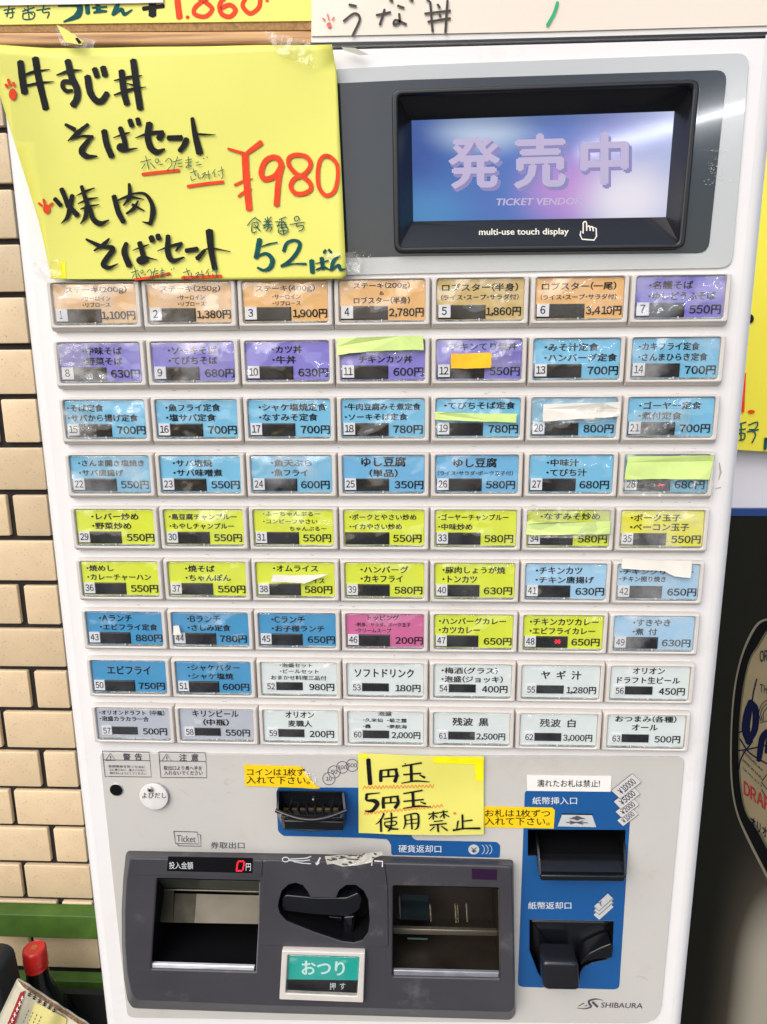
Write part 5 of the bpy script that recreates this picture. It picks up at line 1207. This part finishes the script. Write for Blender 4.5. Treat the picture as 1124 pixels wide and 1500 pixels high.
for w, p in ((36, [(110, 68), (118, 180), (126, 276)]), (28, [(215, 165), (212, 205), (214, 252)]), ((12, 18), [(205, 162), (350, 150)]), ((22, 28, 30), [(336, 155), (345, 200), (328, 256)]), (13, [(225, 214), (335, 206)]), (18, [(276, 160), (275, 210)]), ((10, 6), [(345, 215), (366, 204)]),
             ((12, 14), [(388, 126), (550, 98)]), (24, [(462, 115), (466, 250)]), (13, [(400, 196), (545, 184)]), ((8, 15, 8), [(383, 266), (500, 248), (614, 256)]), ((8, 20), [(530, 196), (576, 220)]),
             ((8, 16), [(204, 346), (100, 356)]), (22, [(98, 354), (92, 402)]), ((14, 34, 38, 26, 8), [(94, 408), (160, 412), (184, 440), (140, 494), (82, 494)]),
             (26, [(235, 388), (232, 430), (236, 472)]), ((12, 16), [(225, 386), (360, 374)]), ((20, 28, 28), [(350, 380), (356, 430), (328, 470)]), (12, [(245, 430), (355, 424)]), (14, [(295, 385), (295, 430)]),
             ((12, 14), [(400, 352), (556, 325)]), (24, [(476, 340), (482, 460)]), (13, [(400, 416), (565, 400)]), ((8, 15, 6), [(398, 473), (520, 455), (628, 462)]), ((8, 16), [(540, 420), (582, 436)]),
             ((16, 14, 6), [(240, 515), (215, 565), (172, 606)]), (18, [(213, 560), (215, 665)]), (12, [(240, 562), (346, 545)]), (10, [(245, 587), (335, 580), (330, 610), (252, 615), (246, 588)]), ((14, 14, 20, 8), [(300, 510), (300, 600), (290, 640), (270, 662)]), ((10, 18, 12), [(250, 622), (300, 640), (358, 644)]),
             ((14, 14, 8), [(410, 530), (415, 600), (400, 642)]), ((8, 14, 18, 16, 6), [(406, 532), (508, 516), (524, 560), (518, 625), (492, 650)]), (8, [(420, 572), (512, 560)]), (8, [(420, 602), (514, 594)]), (14, [(462, 530), (470, 645)]),
             (11, [(604, 522), (690, 510)]), (13, [(645, 500), (645, 565)]), (9, [(645, 525), (608, 562)]), (9, [(655, 530), (680, 548)]), (10, [(696, 508), (764, 498)]), (13, [(728, 490), (735, 556)]), (9, [(728, 522), (700, 548)]), (9, [(736, 520), (776, 542)]), (9, [(650, 582), (722, 574)]), (12, [(616, 612), (754, 598)]), (15, [(682, 605), (686, 666)]), ((12, 8), [(655, 624), (618, 657)]), ((10, 14), [(712, 620), (762, 656)]),
             (16, [(885, 525), (888, 640)]), (11, [(888, 580), (968, 570)]), ((14, 10), [(850, 575), (838, 645)]), ((18, 12, 18), [(808, 654), (900, 640), (1032, 638)])): k.stroke(w, p, Nz)
k.build('black_marker_writing', M['marker'], nt_)
k = Pen(fn_, .0003)
k.stroke(5, [(65 + 15 * i, 303 + (-14 if i % 2 else 10) - (abs(i * 7 % 5) - 2) - .3 * i) for i in range(40)], Nz); k.stroke(5, [(75 + 15.5 * i, 518 + (-13 if i % 2 else 9) - 1.55 * i) for i in range(43)], Nz); k.dot(822, 514, 13, 10, Nz)
k.build('red_zigzag_underline', mat('orange_pencil', (.80, .16, .04), .6), nt_)
disc(594, 1113.5, .9, .0035, .0040, M['ink'], 'pin_speck', nt_, 0, 8)

# ------------------------------------------------------------------ lower left: green rails, bottle, packet, black box
def rail(y0, y1, yy, label):  # an angle section fixed close to the tiles
    p0, p1 = at(60, y0, -yy), at(60, y1, -yy)
    a = Acc(); x0, x1 = -1.05, -.262
    box(a, x0, x1, yy, .4985, p1.z, p0.z)
    o = a.build('green_rail', M['green_rail']); lab(o, label, 'rail', 'green rails of the rack'); 
    md = o.modifiers.new('b', 'BEVEL'); md.width = .0015; md.segments = 2
    return o
rail(1341, 1374, .472, 'upper green painted steel rail running in front of the tiles')
rail(1436, 1452, .478, 'lower green painted steel rail, dim, behind the bottle')

def lathe(acc, prof, n=28):
    base = len(acc.v)
    for r_, z in prof: acc.v += [(r_ * math.cos(2 * math.pi * i / n), r_ * math.sin(2 * math.pi * i / n), z) for i in range(n)]
    for k_ in range(len(prof) - 1):
        for i in range(n):
            j = (i + 1) % n; acc.f.append((base + k_ * n + i, base + k_ * n + j, base + (k_ + 1) * n + j, base + (k_ + 1) * n + i))
    acc.f.append(tuple(base + i for i in range(n))[::-1]); acc.f.append(tuple(base + (len(prof) - 1) * n + i for i in range(n)))
ct = at(50, 1388, -.41)
bt = thing('sake_bottle', (ct.x, ct.y, ct.z - .398), 'dark glass liquor bottle with red screw cap below the green rail', 'bottle')
def bl_obj(prof, name, m_, parent, off=(ct.x, ct.y, ct.z - .398)):
    a = Acc(); lathe(a, prof); a.v = [(v[0] + off[0], v[1] + off[1], v[2] + off[2]) for v in a.v]; return a.build(name, m_, parent, smooth=50)
bl_obj([(.0, .001), (.048, .0), (.052, .006), (.052, .22), (.046, .262), (.028, .305), (.0175, .335), (.0155, .362)], 'glass_body', M['bottle'], bt)
cp_ = bl_obj([(.0150, .3615), (.0172, .363), (.0168, .371), (.0176, .3725), (.0170, .3740), (.0176, .376), (.0168, .379), (.0176, .3815), (.0168, .384), (.0172, .392), (.0165, .3965), (.0148, .3978), (.0140, .3968)], 'screw_cap', M['cap_red'], bt)
a = Acc(); v, f = glyphs('泉', 0); a.add([(ct.x - .005 + .010 * x, ct.y - .005 + .010 * y, ct.z - .398 + .3980) for x, y, _l in v], f); a.build('cap_print', M['gold'], cp_)
# crate added under the bottle, its back wall blackening the corner, and a black box at the left edge
zb = ct.z - .398
zc_ = at(60, 1450, -.462).z
ck_ = thing('added_crate', (-.6, .41, 0), 'open black crate added under the liquor bottle to blacken the lower left corner', 'crate')
a = Acc(); box(a, -.95, -.262, .355, .466, .0, zb); a.build('added_crate_floor', M['dark_obj'], ck_)
for nm, b6 in (('added_crate_wall', (-.95, -.262, .456, .4665, zb + .0005, zc_)), ('added_crate_wall', (-.95, -.262, .355, .363, zb + .0005, zb + .12)), ('added_crate_wall', (-.270, -.262, .3635, .4555, zb + .0005, zc_ - .02))):
    a = Acc(); box(a, *b6); a.build(nm, M['dark_obj'], ck_)
p = at(-30, 1424, -.33); q = at(26, 1450, -.33)
a = Acc(); prism(rpoly([(p.x - .1, zb + .001), (q.x - .005, zb + .001), (q.x - .03, at(0, 1425, -.33).z), (p.x - .1, at(0, 1415, -.33).z)], .015), -.38, -.33, .006, a)
o = a.build('black_box', M['dark_obj'], smooth=40); lab(o, 'black rounded box at the lower left corner of the photo', 'box')
# noodle packet
pk = thing('noodle_packet', (-.5, .31, zb), 'printed cream noodle packet with brown patterned top edge, lower left corner', 'packet')
def fp(x, y, d=0.0):
    base = -.295 + .10 * ((x - 20) / 110) * .3 + .006 * math.sin(x * .12 + y * .05); return at(x, y, base + d)
def psheet(px_, name, m_, parent, d, nx=10, ny=8):
    a = Acc(); c0, c1, c2, c3 = [Vector(p_) for p_ in px_]
    for j in range(ny + 1):
        for i in range(nx + 1):
            u, v_ = i / nx, j / ny; w = (c0.lerp(c1, u)).lerp(c3.lerp(c2, u), v_); a.v.append(tuple(fp(w.x, w.y, d)))
    for j in range(ny):
        for i in range(nx): k_ = j * (nx + 1) + i; a.f.append((k_, k_ + nx + 1, k_ + nx + 2, k_ + 1))
    return a.build(name, m_, parent, smooth=60)
pkm = mat('packet_film', (.55, .52, .40), .25, coat=.4, noise=.12, nscale=25)
main = psheet([(25, 1434), (136, 1506), (110, 1600), (-50, 1590)], 'packet_front', pkm, pk, 0, 24, 20)
main.modifiers.new('t', 'SOLIDIFY').thickness = .003; main.modifiers['t'].offset = -1
psheet([(25, 1434), (136, 1506), (133, 1512), (34, 1446)], 'patterned_edge', mat('brown_pattern_print', (.17, .10, .055), .35, noise=.7, nscale=230), pk, .0022, 24, 3)
psheet([(30, 1454), (37, 1451), (22, 1500), (6, 1512)], 'red_ribbon_print', mat('red_ribbon', (.30, .02, .02), .35), pk, .0020, 4, 12)
psheet([(52, 1468), (98, 1492), (92, 1530), (40, 1500)], 'yellow_panel_print', mat('pale_yellow_print', (.62, .56, .22), .35), pk, .0018, 10, 10)
k = Pen(fp, .0030); rr = random.Random(2)
for i in range(6):
    x = 44 + 7.2 * i; y = 1456 + 4.6 * i
    k.many(1.3, [[(x - 2.4, y - 1.2), (x + 2.4, y + 1.2)], [(x - 1.8, y + 2), (x + 1.8, y + 3.6)], [(x + .6, y - 2.6), (x - .8, y + 4)], [(x - 2.6, y + .4), (x - 2.2, y + 3.4)]], curve=False)
for c_ in range(4):
    for j in range(5): k.stroke(.9, [(42 + 6 * c_ - 2.2 * j, 1480 + 3 * c_ + 5 * j), (41.3 + 6 * c_ - 2.2 * j, 1482.6 + 3 * c_ + 5 * j)], curve=False)
k.build('black_print', M['ink'], pk)
k = Pen(fp, .0030); k.many(1.2, [[(31 - 3.6 * i, 1462 + 8 * i), (35 - 3.6 * i, 1463 + 8 * i)] for i in range(6)] + [[(33 - 3.6 * i, 1459 + 8 * i), (32 - 3.6 * i, 1466 + 8 * i)] for i in range(6)], curve=False); k.build('white_print', M['paper_w'], pk)
for o in bpy.data.objects:
    if '_w' in o: del o['_w']
